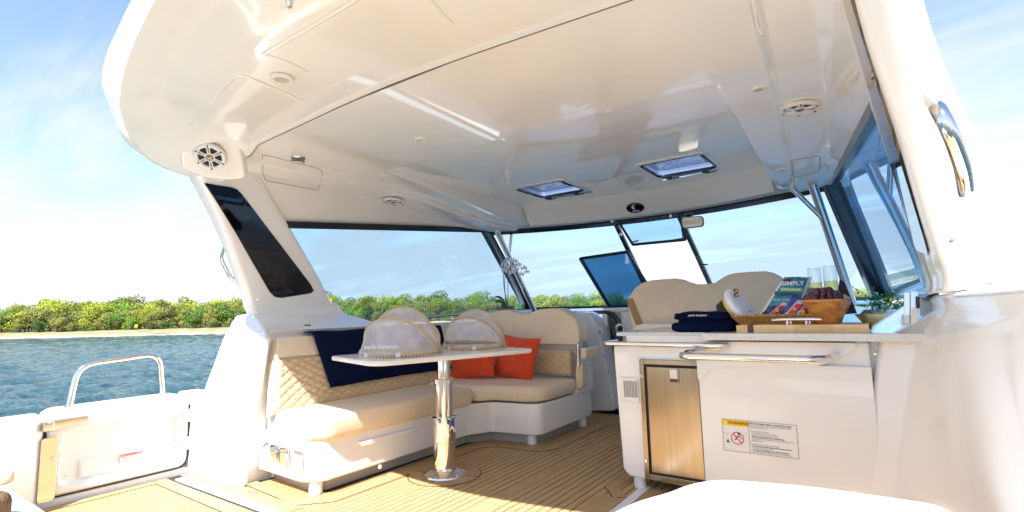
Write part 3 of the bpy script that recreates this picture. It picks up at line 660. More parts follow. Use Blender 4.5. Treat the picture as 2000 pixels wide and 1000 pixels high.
# lining bits: hatch panel outlines in the ceiling
def lnorm(p):
    e = .05; a, y = p.x-XC, p.y
    return V(((zc_(a+e, y)-zc_(a-e, y))/(2*e), (zc_(a, y+e)-zc_(a, y-e))/(2*e), -1)).normalized()
def onlining(u, v, z):
    d = ray(u, v); lo, hi = 1.0, 9.0; t = lo
    g = lambda t: (lambda p: p.z-zc_(p.x-XC, p.y))(CAM+d*t)
    k = lo
    while k < hi and g(k) < 0: k += .02
    lo, hi = k-.02, k
    for _ in range(20):
        m_ = (lo+hi)/2
        if g(m_) < 0: lo = m_
        else: hi = m_
    return CAM+d*hi
def lineset(name, pxs, z, r_=.0035, closed=True):
    pts = [onlining(u, v, z) for u, v in pxs]
    pts = rndpoly(pts, .03, 3) if closed else rnd(pts, .03, 3)
    fine = []
    for a, b in zip(pts, pts[1:]+([pts[0]] if closed else [])):
        k = max(1, int((b-a).length/.06))
        for j in range(k):
            q = a+(b-a)*j/k; fine.append(V((q.x, q.y, zc_(q.x-XC, q.y)-.001)) if q.y > 1.62 else q)
    ob(name, tube(fine, r_, 6, closed=closed), LINE, roof)
LINE = mat('panel_joint', (.45, .42, .37), .5)
lineset('access_panel_outline', [(512, 301), (630, 332), (624, 372), (514, 352)], 2.03)
lineset('access_panel_outline', [(1545, 311), (1602, 304), (1600, 335), (1551, 346)], 1.98)
lineset('access_panel_outline', [(887, 426), (920, 421), (985, 440), (935, 447)], 1.97, .002)
# raised panels in the overhang
def bead(pxs, r_=.010, z=2.095): ob('moulded_ridge', tube(rnd([PZ(u, v, z) for u, v in pxs], .05, 4), r_, 8), CEIL, roof)
bead([(370, 243), (408, 198), (466, 141), (590, 195)], .010)
bead([(515, 105), (560, 78), (672, 12), (720, -20)], .011); bead([(515, 105), (560, 118), (600, 140)], .007)
bead([(825, -20), (868, 30), (884, 46)], .006)
bead([(1465, -20), (1482, 65), (1532, 84), (1605, 102), (1607, 60), (1606, -20)], .005, 2.07)
# ---- ceiling fittings
def clight(u, v, z, r_, label):
    p = PZ(u, v, z); 
    if p.y > 1.66: p.z = zc_(p.x-XC, p.y)
    t = thing('ceiling_light', p, label, 'ceiling light', 'small round lights let into the ceiling')
    ob('bezel', lathe([(r_, .004), (r_*.95, -.006), (r_*.62, -.010), (r_*.6, -.004)], p, 24, cap=False), PLAS, t, smooth=True)
    ob('lens', lathe([(r_*.58, 0), (r_*.56, -.006)], p, 20), LENS, t)
clight(551, 153, 2.09, .052, 'largest round ceiling light, in the aft overhang above the seam')
clight(821, 272, 2.1, .038, 'round ceiling light near the middle of the lining, aft of the port hatch')
clight(750, 360, 2.03, .033, 'small round ceiling light just above the port side speaker')
clight(948, 427, 1.97, .036, 'small round ceiling light by the panel above the port windscreen corner')
clight(1482, 172, 2.09, .040, 'round ceiling light left of the starboard speaker')
clight(1527, 327, 1.98, .036, 'small round ceiling light above the starboard chrome post')
def speaker(p, nrm, r_, label):
    t = thing('speaker', p, label, 'speaker', 'round white speakers in the roof lining'); n_ = V(nrm).normalized()
    q = V((0, 0, 1)).rotation_difference(n_).to_matrix(); xa, ya = q @ V((1, 0, 0)), q @ V((0, 1, 0))
    ob('rim', lathe([(r_, -.004), (r_*1.0, .008), (r_*.93, .016), (r_*.76, .014), (r_*.74, .002)], p, 36, n_, cap=False), PLAS, t, smooth=True)
    ob('cone', lathe([(r_*.76, .001), (r_*.3, -.001), (r_*.28, .0015)], p, 30, n_), RUB, t)
    ob('centre_cap', lathe([(r_*.24, .004), (r_*.22, .014), (r_*.12, .019), (.0, .020)], p, 24, n_), BRUSH, t, smooth=True)
    ob('cap_ring', lathe([(r_*.31, .003), (r_*.31, .015), (r_*.24, .016), (r_*.24, .004)], p, 24, n_, cap=False), PLAS, t, smooth=True)
    for k in range(6):
        a = k*PI/3+.35
        for d in (-.11, .11):
            d0 = xa*math.cos(a+d*1.9)+ya*math.sin(a+d*1.9); d1 = xa*math.cos(a+d)+ya*math.sin(a+d)
            ob('spoke', tube([V(p)+d0*r_*.28+n_*.012, V(p)+d1*r_*.82+n_*.013], r_*.045, 6), PLAS, t)
        ob('screw', lathe([(0, .004), (.005, .003), (.006, 0)], V(p)+(xa*math.cos(a)+ya*math.sin(a))*r_*.88+n_*.016, 6, n_), RUB, t)
def lnorm(p):
    e = .05; a, y = p.x-XC, p.y
    return V(((zc_(a+e, y)-zc_(a-e, y))/(2*e), (zc_(a, y+e)-zc_(a, y-e))/(2*e), -1)).normalized()
p = onlining(768, 390, 2.0); p = p+lnorm(p)*.012; speaker(p, lnorm(p), .095, 'smaller round speaker in the port ceiling above the side window')
p = onlining(1562, 210, 2.0); speaker(p, (-.05, 0, -1), .095, 'round speaker in the starboard ceiling strip with a reflection round it')
fn = V((.50, -.42, -.62)).normalized()
pp0 = V((-3.17, 1.50, 1.985))-fn*.034
sp_p = PP(411, 305, pp0, fn); speaker(sp_p+fn*.006, fn, .088, 'large round speaker above the port pillar at the aft corner of the roof')
# port shoulder plate the speaker sits in, between overhang and pillar
for s in (-1,):
    pts = [(342, 250), (470, 288), (474, 330), (462, 352), (545, 440), (400, 356), (350, 335)]
    pw_ = []
    base = [PP(u, v, pp0, fn) for u, v in pts]
    base = [PP(344, 250, pp0, fn), PP(466, 285, pp0, fn), PP(474, 310, pp0, fn), PP(480, 352, pp0, fn), PP(440, 356, pp0, fn), PP(400, 350, pp0, fn), PP(352, 334, pp0, fn)]
    if s > 0: base = [V((2*XC-b.x, b.y, b.z)) for b in base]
    nn = V((fn.x*(-s), fn.y, fn.z))
    ob('roof_shoulder', prism([p_-nn*.012 for p_ in rndpoly(base, .04, 5)], -nn*.10), CEIL, roof, bev=.03, seg=5)
# courtesy lamp / camera
c0 = onlining(582, 308, 2.03); ct = thing('roof_camera', c0, 'small dark glass camera lamp in chrome rim beside the ceiling panel', 'camera')
ob('rim', lathe([(.05, .004), (.048, -.006), (.04, -.012)], c0, 20, sy=1), CHR, ct, smooth=True)
ob('housing', box(c0+V((0, 0, -.022)), (.05, .085, .026), R(-30)), GREYP, ct, bev=.008)
ob('lens', box(c0+V((.012, -.012, -.037)), (.035, .07, .006), R(-30)), CHR, ct, bev=.002)
# hatches
for hi, (h0, h1) in enumerate(HX):
    cxh, cyh = XC+(h0+h1)/2, (HY[0]+HY[1])/2
    zc0 = 2.112
    t = thing('roof_hatch', (cxh, cyh, zc0), 'tinted roof hatch nearer the port side' if hi == 0 else 'tinted roof hatch nearer the starboard side, showing a white reflection', 'roof hatch', 'square roof hatches')
    a0, a1, b0, b1 = XC+h0, XC+h1, HY[0], HY[1]
    o_ = [rndpoly([(a0-e, b0-e, z), (a1+e, b0-e, z), (a1+e, b1+e, z), (a0-e, b1+e, z)], .05, 4) for e, z in ((.022, zc0+.03), (.020, zc0+.012), (.0, zc0+.010), (-.008, zc0+.016), (-.01, zc0+.30))]
    fr = ob('frame', loft(o_, False), PLAS, t, smooth=True); fr.data.set_sharp_from_angle(angle=R(40))
    ob('gasket', tube(rndpoly([(a0+.012, b0+.012, zc0+.02), (a1-.012, b0+.012, zc0+.02), (a1-.012, b1-.012, zc0+.02), (a0+.012, b1-.012, zc0+.02)], .05, 4), .012, 8, closed=True), BLK, t)
    ob('pane', bx(a0+.01, a1-.01, b0+.01, b1-.01, zc0+.05, zc0+.06), GLT2, t)
    ob('lock_bar', tube([(a0+.05, b1-.035, zc0+.005), (a1-.05, b1-.035, zc0+.005)], .007, 8), BLK, t)
    for xx in (a0+.10, a1-.10):
        ob('latch', box((xx, b1-.03, zc0-.006), (.05, .035, .026)), BLK, t, bev=.008)
        ob('lever', tube([(xx, b1-.03, zc0-.02), (xx+.09, b1-.045, zc0-.02)], .006, 8), BLK, t)
    for xx in (a0+.02, a1-.02): ob('hinge_arm', tube([(xx, b0+.05, zc0+.012), (xx, b0+.22, zc0+.012)], .011, 8), BLK, t)
# emblem on the recess front wall
lc = V((-1.745, 4.745, 2.03)); rr = V((1, 0, 0)); nn = V((0, -.72, -.70)).normalized(); uu = nn.cross(rr)*1
uu = V((0, -.70, .72)) if False else rr.cross(nn)*-1
uu = -rr.cross(nn) if (-rr.cross(nn)).z > 0 else rr.cross(nn)
lc = PP(1241, 405, lc, nn)
em = thing('emblem_badge', lc, 'small oval black badge with a white swirl above the windscreen', 'badge')
def oval(c, rx, ry, n=28): return [c+rr*rx*math.cos(2*PI*k/n)+uu*ry*math.sin(2*PI*k/n) for k in range(n)]
ob('rim', prism(oval(lc+nn*.004, .092, .062), nn*.006), CHR, em, bev=.002)
ob('face', prism(oval(lc+nn*.0105, .086, .056), nn*.002), BGL, em)
def swirl(r0, r1, a0, a1, w):
    P1 = []; P2 = []
    for k in range(15):
        t = k/14; a = R(a0+(a1-a0)*t); r_ = r0+(r1-r0)*t; ww = w*math.sin(PI*min(1, t*1.1+.06))
        d = rr*math.cos(a)+uu*math.sin(a); c_ = lc+nn*.0128+uu*.010; P1.append(c_+d*(r_+ww)); P2.append(c_+d*(r_-ww))
    return prism(P1+P2[::-1], nn*.001)
for i, (r0, r1, a0, a1, w) in enumerate([(.031, .026, 60, 300, .0035), (.021, .018, 75, 315, .003), (.011, .010, 90, 330, .0026)]): ob('swirl', swirl(r0, r1, a0, a1, w), WHT, em)
text('lettering', 'AQUILA', lc-uu*.036, rr, uu, .021, WHT, em, .0135, 'CENTER', bold=.0006)
# ============================================================ WINDOWS
def winpt(s, y, t):                       # side window plane; t=0 sill .. 1 head
    k = (y-2.1)/3.5; at = 1.86-.27*min(1, k*1.45); ab = 1.94-.09*k
    zt = zhead(y); zb = 1.03
    return V((XC+s*(ab+(at-ab)*t), y, zb+(zt-zb)*t))
def sidewin(s, label, pane):
    T = thing('side_window', winpt(s, 3.5, 0), label, 'window')
    X = lambda a: XC+s*a
    A = V((X(1.835), 2.10, 1.70)); B = V((X(1.60), 4.40, 1.905)); Cc = V((X(1.84), 5.58, 1.05)); D = V((X(1.95), 2.86, .93)) if s < 0 else V((X(1.955), 2.72, 1.02))
    A2 = V((X(1.9), 1.75, 1.70)); D2 = V((X(1.96), 2.3, 1.02))
    nrm = (B-A).cross(D-A).normalized(); nrm = nrm if nrm.x*s > 0 else -nrm
    vs, fs = grid(lambda u, v: (A*(1-u)+B*u)*(1-v)+(D*(1-u)+Cc*u)*v+nrm*(.012), 6, 4)
    ob('pane', (vs, fs), pane, T, smooth=True)
    def bar(p, q, w, name, inw=.014, out_=.03, sd=1):
        d = (q-p).normalized(); w_ = nrm.cross(d).normalized()*w*sd
        ob(name, prism([p-nrm*inw, q-nrm*inw, q-nrm*inw+w_, p-nrm*inw+w_], nrm*(inw+out_)), BLK, T, bev=.004)
    up_ = V((0, 0, 1))
    def bar2(p, q, off, name, inw=.014, out_=.03):
        ob(name, prism([p-nrm*inw, q-nrm*inw, q-nrm*inw+off, p-nrm*inw+off], nrm*(inw+out_)), BLK, T, bev=.004)
    bar2(A+V((0, 0, .03)), B+V((0, 0, .03)), V((0, 0, -.055)), 'head_frame')
    bar2(D, Cc, V((0, 0, .012)), 'sill_frame')
    return T, A, B, Cc, D
pT = sidewin(-1, 'long port side cabin window with black frame, woods showing through it', GLS)
sT = sidewin(1, 'starboard side window seen edge-on, reflecting the chrome posts', glass('side_glass_starboard', (.09, .22, .40), 1.0))
# windscreen
def ws(u, v):                               # u -1..1, v 0 bottom..1 top
    b = V((XC+1.84*u, 5.58+.62*(1-u*u), 1.045)); t_ = V((XC+1.60*u, 4.42+.55*(1-u*u), 1.905+.03*(1-u*u))); return b*(1-v)+t_*v
wsn = lambda u: (ws(u+.01, .5)-ws(u-.01, .5)).cross(ws(u, 1)-ws(u, 0)).normalized()
WT = thing('windscreen', ws(0, 0), 'raked black-framed windscreen across the bow with its centre part open', 'windscreen')
def wpane(u0, u1, v0, v1, m_, nm='pane', d=.0): return ob(nm, grid(lambda a, b: ws(u0+(u1-u0)*a, v0+(v1-v0)*b)+wsn(0)*d, 14, 3), m_, WT, smooth=True)
UL, UR = -.225, .185
wpane(-.985, UL, .01, .99, GLF); wpane(UR, .985, .01, .99, GLF)
def wbar(u0, v0, u1, v1, w, nm, m_=BLK, d=.0, par=None, k=10, th=.03):
    ps = [ws(u0+(u1-u0)*i/k, v0+(v1-v0)*i/k) for i in range(k+1)]
    d_ = (ps[-1]-ps[0]).normalized(); n_ = wsn((u0+u1)/2); n_ = n_ if n_.y < 0 else -n_; w_ = n_.cross(d_).normalized()*w/2
    return ob(nm, loft([[p-w_+n_*(d), p+w_+n_*(d), p+w_+n_*(d+th), p-w_+n_*(d+th)] for p in ps]), m_, par or WT, smooth=False)
wbar(-.99, .985, .99, .985, .05, 'top_frame', k=24); wbar(-.99, .012, .99, .012, .035, 'bottom_frame', k=24)
wbar(UL, 0, UL, 1, .045, 'mullion'); wbar(UR, 0, UR, 1, .045, 'mullion')
wbar(UL+.022, .35, UL+.022, 1, .02, 'gas_strut', BLK, .05)
for s, nm in ((-1, 'corner_post'), (1, 'corner_post')):
    u_ = .978*s; ps = [ws(u_, 0), ws(u_, 1.0)]
    ds = [(-.15, -.05), (-.06, -.085), (.0, -.05), (-.08, .05)] if s < 0 else [(-.05, -.03), (-.015, -.08), (.085, -.02), (.02, .05)]
    ob(nm, loft([[p+V((dx, dy, 0)) for dx, dy in ds] for p in ps]), BLK, WT, bev=.008)
# hinged centre hatch panes (open)
hp = thing('windscreen_vent', ws(0, 1), 'open vent pane hanging from the windscreen head, black framed', 'window')
q = [PY(1210, 436, 4.86), PY(1326, 417, 4.86), PY(1339, 468, 4.72), PY(1236, 478, 4.72)]
ob('pane', prism(q, (0, -.006, 0)), GLF, hp)
for a, b, r_ in ((0, 1, .012), (1, 2, .013), (2, 3, .014), (3, 0, .013)): ob('frame_bar', tube([q[a], q[b]], r_, 8), BLK, hp)
ob('latch_handle', tube(rnd([q[3]+V((-.02, -.03, .06)), q[3]+V((-.0, -.03, .02)), q[3]+V((.07, -.03, .03))], .02), .007, 8), BLK, hp)
ob('latch_handle', tube(rnd([q[2]+V((-.02, -.03, .10)), q[2]+V((-.01, -.03, .01)), q[2]+V((-.09, -.03, .005))], .02), .007, 8), BLK, hp)
ob('latch_handle', tube(rnd([PY(1362, 500, 5.0), PY(1366, 517, 5.0), PY(1382, 516.5, 4.98)], .01), .007, 8), BLK, WT)
for u, v in ((1196, 432), (1310, 422), (1212, 458)): ob('clip', box(PY(u, v, 4.84), (.03, .02, .03)), CHR, WT, bev=.005)
op = thing('folded_windscreen_door', ws(-.5, 0), 'blue-tinted framed windscreen door folded open against the port pane', 'window')
n_ = V((0, -.62, .78)) if False else None
q = [PY(1134, 505, 5.05), PY(1225, 492, 5.05), PY(1292, 600, 5.75), PY(1192, 602, 5.75)]
ob('pane', prism(q, (0, -.006, .004)), GLT, op)
for a, b, r_ in ((0, 1, .018), (1, 2, .016), (3, 0, .022), (2, 3, .012)): ob('frame_bar', tube([q[a], q[b]], r_, 8), BLK, op)
# mirror
mp_ = PY(1352, 434, 4.7); mr = thing('rear_view_mirror', mp_, 'small wide rear-view mirror on a black sucker at the windscreen head', 'mirror')
ob('housing', prism(rndpoly([PY(1330, 424, 4.7), PY(1373, 421, 4.7), PY(1375, 442, 4.7), PY(1332, 447, 4.7)], .035, 4), (0, .03, 0)), GREYP, mr, bev=.006)
ob('glass', prism(rndpoly([PY(1332, 426, 4.695), PY(1371, 423, 4.695), PY(1373, 440, 4.695), PY(1334, 445, 4.695)], .03, 4), (0, .004, 0)), CHR, mr)
ob('sucker', lathe([(.045, 0), (.03, .03), (.012, .04)], PY(1345, 417, 4.76), 16, (0, .3, -1)), BLK, mr)
# chrome posts at the windscreen corners
def post(pts, r_, T, nm='post'): ob(nm, tube(pts, r_, 14), CHR, T)
t = thing('support_post', PY(1690, 575, 4.35), 'chrome support post with a diagonal brace at the starboard windscreen corner', 'post', 'chrome roof posts')
post([PY(1586, 357, 4.05), PY(1664, 590, 4.75)], .030, t); post([PY(1547, 368, 4.05), PY(1604, 424, 4.22)], .017, t, 'brace')
t = thing('support_post', PY(1040, 608, 5.0), 'chrome support post with upright brace at the port windscreen corner by the orchid', 'post', 'chrome roof posts')
post([PY(971, 452, 4.25), PY(1046, 612, 5.0)], .030, t); post([PY(1000, 448, 4.6), PY(993, 512, 4.58)], .017, t, 'brace')
# ============================================================ FORWARD BULKHEAD, DASH, COMPANIONWAY
fb = thing('forward_bulkhead', (XC, 5, 0), 'white forward bulkhead and dash top under the windscreen', 'bulkhead')
ob('dash_top', prism([(XC+a, y, 1.0) for a, y in ((-1.84, 4.95), (1.84, 4.95), (1.86, 5.6), (1.2, 6.05), (0, 6.25), (-1.2, 6.05), (-1.86, 5.6))], (0, 0, .03)), GEL, fb, bev=.01)
ob('bulkhead_panel', bx(-3.4, -2.25, 4.95, 5.0, 0, .985), GEL, fb); ob('bulkhead_panel', bx(-2.09, .1, 4.95, 5.0, 0, .985), GEL, fb); ob('bulkhead_header', bx(-2.6, -1.9, 5.035, 5.08, .0, .99), GEL, fb)
cd = thing('companionway_door', (-2.0, 4.98, 0), 'dark blue glossy companionway door in a black arched rim between the sofa and the bar', 'door')
dp = [PY(u, v, 5.0) for u, v in ((1150, 808), (1215, 808), (1215, 640), (1203, 618), (1188, 611), (1150, 611))]
ob('panel', prism(dp, (0, .03, 0)), mat('door_acrylic', (.03, .05, .075), .04, coat=1), cd)
ob('rim', tube(rnd([PY(1160, 610, 4.96), PY(1188, 610, 4.96), PY(1203, 618, 4.96), PY(1210, 634, 4.96), PY(1212, 700, 4.96)], .08, 6), .021, 10), BLK, cd)
ob('rim_cap', lathe([(.045, 0), (.045, .03), (.03, .035)], PY(1212, 641, 4.93), 20, (0, -1, 0)), CHR, cd)
ob('rim_cap_eye', lathe([(.03, .0), (.03, .01)], PY(1212, 641, 4.893), 20, (0, -1, 0)), BLK, cd)
mc = thing('companionway_moulding', (-2.4, 4.7, 0), 'pale moulded upright with a curved top beside the companionway door', 'moulding')
Y = 4.72
pm = rndpoly([PY(1120, 804, Y), PY(1203, 803, Y), PY(1168, 640, Y), PY(1150, 611, Y), PY(1120, 608, Y), PY(1112, 700, Y)], .05, 4)
ob('moulding', prism(pm, (0, .25, 0)), GEL, mc, bev=.02, seg=3)
ob('door_catch', box(PY(1172, 646, 4.71), (.05, .02, .07), 0), PLAS, mc, bev=.004)
ob('catch_hole', box(PY(1172, 648, 4.695), (.014, .006, .018), 0), BLK, mc)
for v, u in ((697, 1182), (728, 1190)): ob('screw', lathe([(0, .006), (.008, .004), (.01, 0)], PY(u-2, v, 4.71), 8, (0, -1, 0)), CHR, mc)
# ============================================================ SOFA
sf = thing('l_shaped_sofa', (-2.8, 3, 0), 'L-shaped sofa on a white moulded base with beige cushions along the port side', 'sofa')
z0, z1 = .075, .305
bp = rndpoly([(-3.22, 1.80, z0), (-2.72, 1.78, z0), (-2.62, 1.86, z0), (-2.615, 3.12, z0), (-2.52, 3.30, z0), (-2.20, 3.345, z0), (-2.12, 3.40, z0), (-2.125, 4.28, z0), (-3.22, 4.28, z0)], .035, 4)
ob('base', prism(bp, (0, 0, z1-z0)), GEL, sf, bev=.012, seg=3)
kp = [(-3.2, 1.90, 0), (-2.76, 1.87, 0), (-2.70, 1.93, 0), (-2.69, 3.19, 0), (-2.58, 3.37, 0), (-2.26, 3.41, 0), (-2.2, 3.46, 0), (-2.2, 4.2, 0), (-3.2, 4.2, 0)]
ob('toe_kick', prism(kp, (0, 0, .08)), GREYP2, sf)
for p in ((-2.70, 1.86), (-2.22, 3.41), (-2.17, 4.15)): ob('foot', lathe([(.038, 0), (.038, .078)], (p[0], p[1], .001), 16), PLAS, sf)
# hand recess lips
for y0, y1 in ((2.08, 2.62), (2.80, 3.04)):
    ob('recess_lip', prism([(-2.612, y0, .245), (-2.612, y1, .245), (-2.612, y1-.04, .215), (-2.612, y0+.03, .215)], (.010, 0, 0)), GEL, sf, bev=.004)
sk = ob('drain_button', lathe([(.0, .004), (.012, .004), (.014, 0)], PX(742, 912, -2.612), 12, (1, 0, 0)), PLAS, sf)
def pad(name, poly, z0, z1, m_, par, r_=.035, crown=.012):
    poly = [V(p) for p in poly]; P0 = rndpoly(poly, .06, 5); c = sum(P0, V())/len(P0); c.z = 0
    def ring(k, z): return [V((c.x+(p.x-c.x)*1, c.y+(p.y-c.y)*1, z))-(V((p.x-c.x, p.y-c.y, 0)).normalized()*k) for p in P0]
    h = z1-z0; prof = [(r_*1.2, z0), (r_*.35, z0+h*.06), (.004, z0+h*.25), (0, z0+h*.55), (.004, z1-h*.28), (r_*.3, z1-h*.10), (r_*.8, z1-h*.025), (r_*1.5, z1)]
    rings = [ring(k, z) for k, z in prof]
    last = rings[-1]; cc = sum(last, V())/len(last)
    for t_ in (.35, .7): rings.append([p*(1-t_)+cc*t_+V((0, 0, crown*t_)) for p in last])
    return ob(name, loft(rings), m_, par, smooth=True)
pad('seat_cushion', [(-3.12, 1.83, 0), (-2.70, 1.775, 0), (-2.59, 1.86, 0), (-2.59, 3.18, 0), (-3.12, 3.18, 0)], .298, .43, CREAM, sf)
pad('seat_cushion', [(-3.2, 3.2, 0), (-2.60, 3.19, 0), (-2.52, 3.30, 0), (-2.18, 3.36, 0), (-2.10, 3.46, 0), (-2.10, 3.97, 0), (-3.2, 3.97, 0)], .315, .435, CREAM, sf)
ob('seat_gap', bx(-3.22, -3.08, 1.86, 3.9, .28, .40), GREYP2, sf)
# port backrest : quilted face
BT, BB = V((-3.285, 0, .885)), V((-3.10, 0, .415))
def quilt(o, ux, uy, nrm, w, h, nx, ny, cell=.088, depth=.012, slope=.62, edge=.03, shear=0):
    def f(a, b):
        y_ = b*h; x0_ = shear*y_; x_ = x0_+a*(w-x0_); p1 = (x_+y_/slope)/cell; p2 = (x_-y_/slope)/cell
        g1 = abs((p1 % 1)-.5)*2; g2 = abs((p2 % 1)-.5)*2
        gg = (1-max(g1, g2)**5)
        e = min(1, min(x_-x0_, w-x_, y_, h-y_)/edge); e = math.sin(e*PI/2)
        return o+ux*x_+uy*y_+nrm*(depth*gg+.0+(.022*e-.022))
    return grid(f, nx, ny)
def backpad(name, o, ux, uy, nrm, w, h, m_, par, q=True, nx=130, ny=44, **k):
    vs, fs = quilt(o, ux, uy, nrm, w, h, nx, ny, **k) if q else quilt(o, ux, uy, nrm, w, h, nx, ny, depth=0)
    b = len(vs); n_ = nx+1
    per = [i for i in range(n_)]+[j*n_+nx for j in range(1, ny+1)]+[ny*n_+i for i in range(nx-1, -1, -1)]+[j*n_ for j in range(ny-1, 0, -1)]
    for i in per: vs.append(vs[i]-nrm*.07)
    L = len(per); fs += [(per[i], per[(i+1) % L], b+(i+1) % L, b+i) for i in range(L)]+[tuple(b+i for i in range(L))]
    o_ = ob(name, (vs, fs), m_, par, smooth=True); o_.data.set_sharp_from_angle(angle=R(50)); return o_
uyv = (BT-BB).normalized(); nb = V((uyv.z, 0, -uyv.x)); nb = nb if nb.x > 0 else -nb
hh = (BT-BB).length
backpad('quilted_backrest', V((BB.x, 1.83, BB.z)), V((0, 1, 0)), uyv, nb, 2.0, hh*.70, TAN, sf, nx=240, ny=48, shear=.26)
ob('backrest_top_band', prism([V((BB.x, 1.915, BB.z))+uyv*hh*.70, V((BB.x, 1.955, BB.z))+uyv*hh-nb*.01, V((BB.x, 1.955, BB.z))+uyv*hh-nb*.09, V((BB.x, 1.915, BB.z))+uyv*hh*.70-nb*.09], (0, 1.9, 0)), CREAM, sf, bev=.018, seg=4)
# end block (side of backrest)
ob('backrest_side', prism([V((BB.x, 1.825, BB.z))-nb*.03, V((BB.x, 1.908, BB.z))+uyv*hh*.70-nb*.03, V((BB.x, 1.908, BB.z))+uyv*hh*.70-nb*.085, V((BB.x, 1.825, BB.z))-nb*.085], (0, .02, 0)), CREAM, sf, bev=.006)
# forward (aft facing) wavy backrest
Y = 3.98
wavy = [(930, 640), (940, 622), (956, 611), (975, 606), (992, 605), (1003, 609), (1014, 614), (1028, 614), (1041, 608), (1054, 603.5), (1075, 602), (1092, 602.5), (1100, 607), (1108, 613), (1116, 617), (1124, 624), (1129, 638), (1131, 665), (1128, 674), (1045, 673), (930, 676)]
wp = [PY(u, v, Y) for u, v in wavy]
ob('wavy_backrest', prism(rndpoly(wp, .02, 2), (0, .17, 0)), CREAM, sf, bev=.026, seg=4)
ob('back_shelf', bx(-3.3, -2.06, 4.0, 4.1, .64, .74), GREYP2, sf)
o_ = PY(938, 741, 3.94); w_ = (PY(1122, 740, 3.94)-o_).length
backpad('quilted_backrest', V((o_.x, 3.93, .455)), V((1, 0, 0)), V((0, .12, 1)).normalized(), V((0, -1, .12)).normalized(), 0.985, .215, TAN, sf, nx=130, ny=32)
ob('backrest_post', tube([PY(1129, 672, 3.93), PY(1129, 716, 3.93)], .013, 12), CHR, sf)
ob('armrest', prism([PY(1133, 680, 3.86), PY(1145, 680, 3.86), PY(1144, 702, 3.86), PY(1133, 702, 3.86)], (0, .28, 0)), CREAM, sf, bev=.018, seg=4)
ep = [(-2.105, 3.92, .30), (-2.105, 4.28, .30), (-2.105, 4.28, .60), (-2.105, 4.10, .60), (-2.105, 3.98, .36)]
ob('end_panel', prism(ep, (-.03, 0, 0)), GEL, sf, bev=.008)
ob('end_upholstery', prism([PY(1124, 712, 3.96), PY(1138, 711, 3.96), PY(1137, 756, 3.96), PY(1124, 764, 3.96)], (0, .1, 0)), CREAM, sf, bev=.006)
# latches and sticker on the aft end of the base
def aft(u, v, d=0): return PY(u, v, 1.775-d)
for k, (u, v) in enumerate(((537, 887), (556, 892))):
    pl = ob('battery_switch_plate', prism([aft(u-8, v-20), aft(u+9, v-17), aft(u+10, v+17), aft(u-7, v+13)], (0, -.006, 0)), CHR, sf, bev=.002)
    ob('cap', prism(rndpoly([aft(u-4, v-10, .006), aft(u+7, v-8, .006), aft(u+6, v+15, .006), aft(u-3, v+12, .006)], .02, 3), (0, -.018, 0)), CHR, pl, bev=.004)
    ob('slot', box(aft(u-4, v+7, .012), (.01, .01, .014)), BLK, pl)
ob('key_handle', tube([aft(502, 874, .02), aft(516, 871, .02), aft(522, 866, .0)], [.008, .009, .012], 8), CHR, sf)
sticker_red('sticker', aft(573, 917, .002), aft(596, 925)-aft(573, 917), V((0, 0, 1)), .085, .115, sf, ['LOCK BEFORE', 'LEAVING BOAT', 'KEEP DRY', 'OPEN SLOWLY', 'STOW KEYS'])
# towel on backrest
tw = thing('navy_towel', (-3.2, 2.8, .9), 'large navy towel draped over the port backrest behind the table', 'towel')
def towf(u, v):
    y = 2.20+u*1.33; L = .17+.40*v
    sk_ = .0
    if v < .18:
        t = v/.18; p = V((BT.x-.085+.10*t, y, .90)); return p+V((0, 0, .004*math.sin(u*20)))
    t = (v-.18)/.82; end = .80-.02*math.sin(u*3)
    base = V((BT.x, y+.045*t*(1-u*1.6)+.0, BT.z))-uyv*hh*(t*end); n2 = nb*(.024+.006*math.sin(u*23+t*2)*t+.004*math.sin(u*51)*t+.004*noise.noise(V((u*6, t*5, 3))))
    if t < .02: base.z += .01
    return base+n2
ob('cloth', grid(towf, 70, 40), NAVY, tw, smooth=True, thick=.006); bpy.data.objects['cloth'].name = 'cloth'
# pillows
def pillow(c, rx, w, h, d, tilt, rz, label, seed):
    t = thing('orange_pillow', c, label, 'pillow', 'orange throw pillows on the sofa')
    mm = Matrix.Translation(c) @ Matrix.Rotation(rz, 4, 'Z') @ Matrix.Rotation(tilt, 4, 'X') @ Matrix.Rotation(rx, 4, 'Y')
    def f(sd):
        def g(u, v):
            x_, y_ = u*2-1, v*2-1; e = (1-abs(x_)**2.6)*(1-abs(y_)**2.6); e = max(0, e)**.55
            px = x_*w/2*(1-.10*(1-y_*y_)*abs(x_)**2); py = y_*h/2*(1-.10*(1-x_*x_)*abs(y_)**2)
            wr = .012*noise.noise(V((x_*2.2+seed, y_*2.4, sd)))+.006*noise.noise(V((x_*6+seed, y_*6, sd)))
            return mm @ V((px, sd*(d/2*e+wr*e), py))
        return g
    ob('cover', join(grid(f(-1), 34, 34), grid(f(1), 34, 34)), ORNG, t, smooth=True)
pillow(V((-2.95, 3.60, .585)), R(-9), .50, .345, .16, R(-24), R(2), 'orange pillow leaning behind the table post, nearer the port backrest', 3)
pillow(V((-2.575, 3.74, .615)), R(5), .45, .39, .15, R(-17), R(-4), 'orange pillow leaning at the right end beside the quilted backrest', 8)
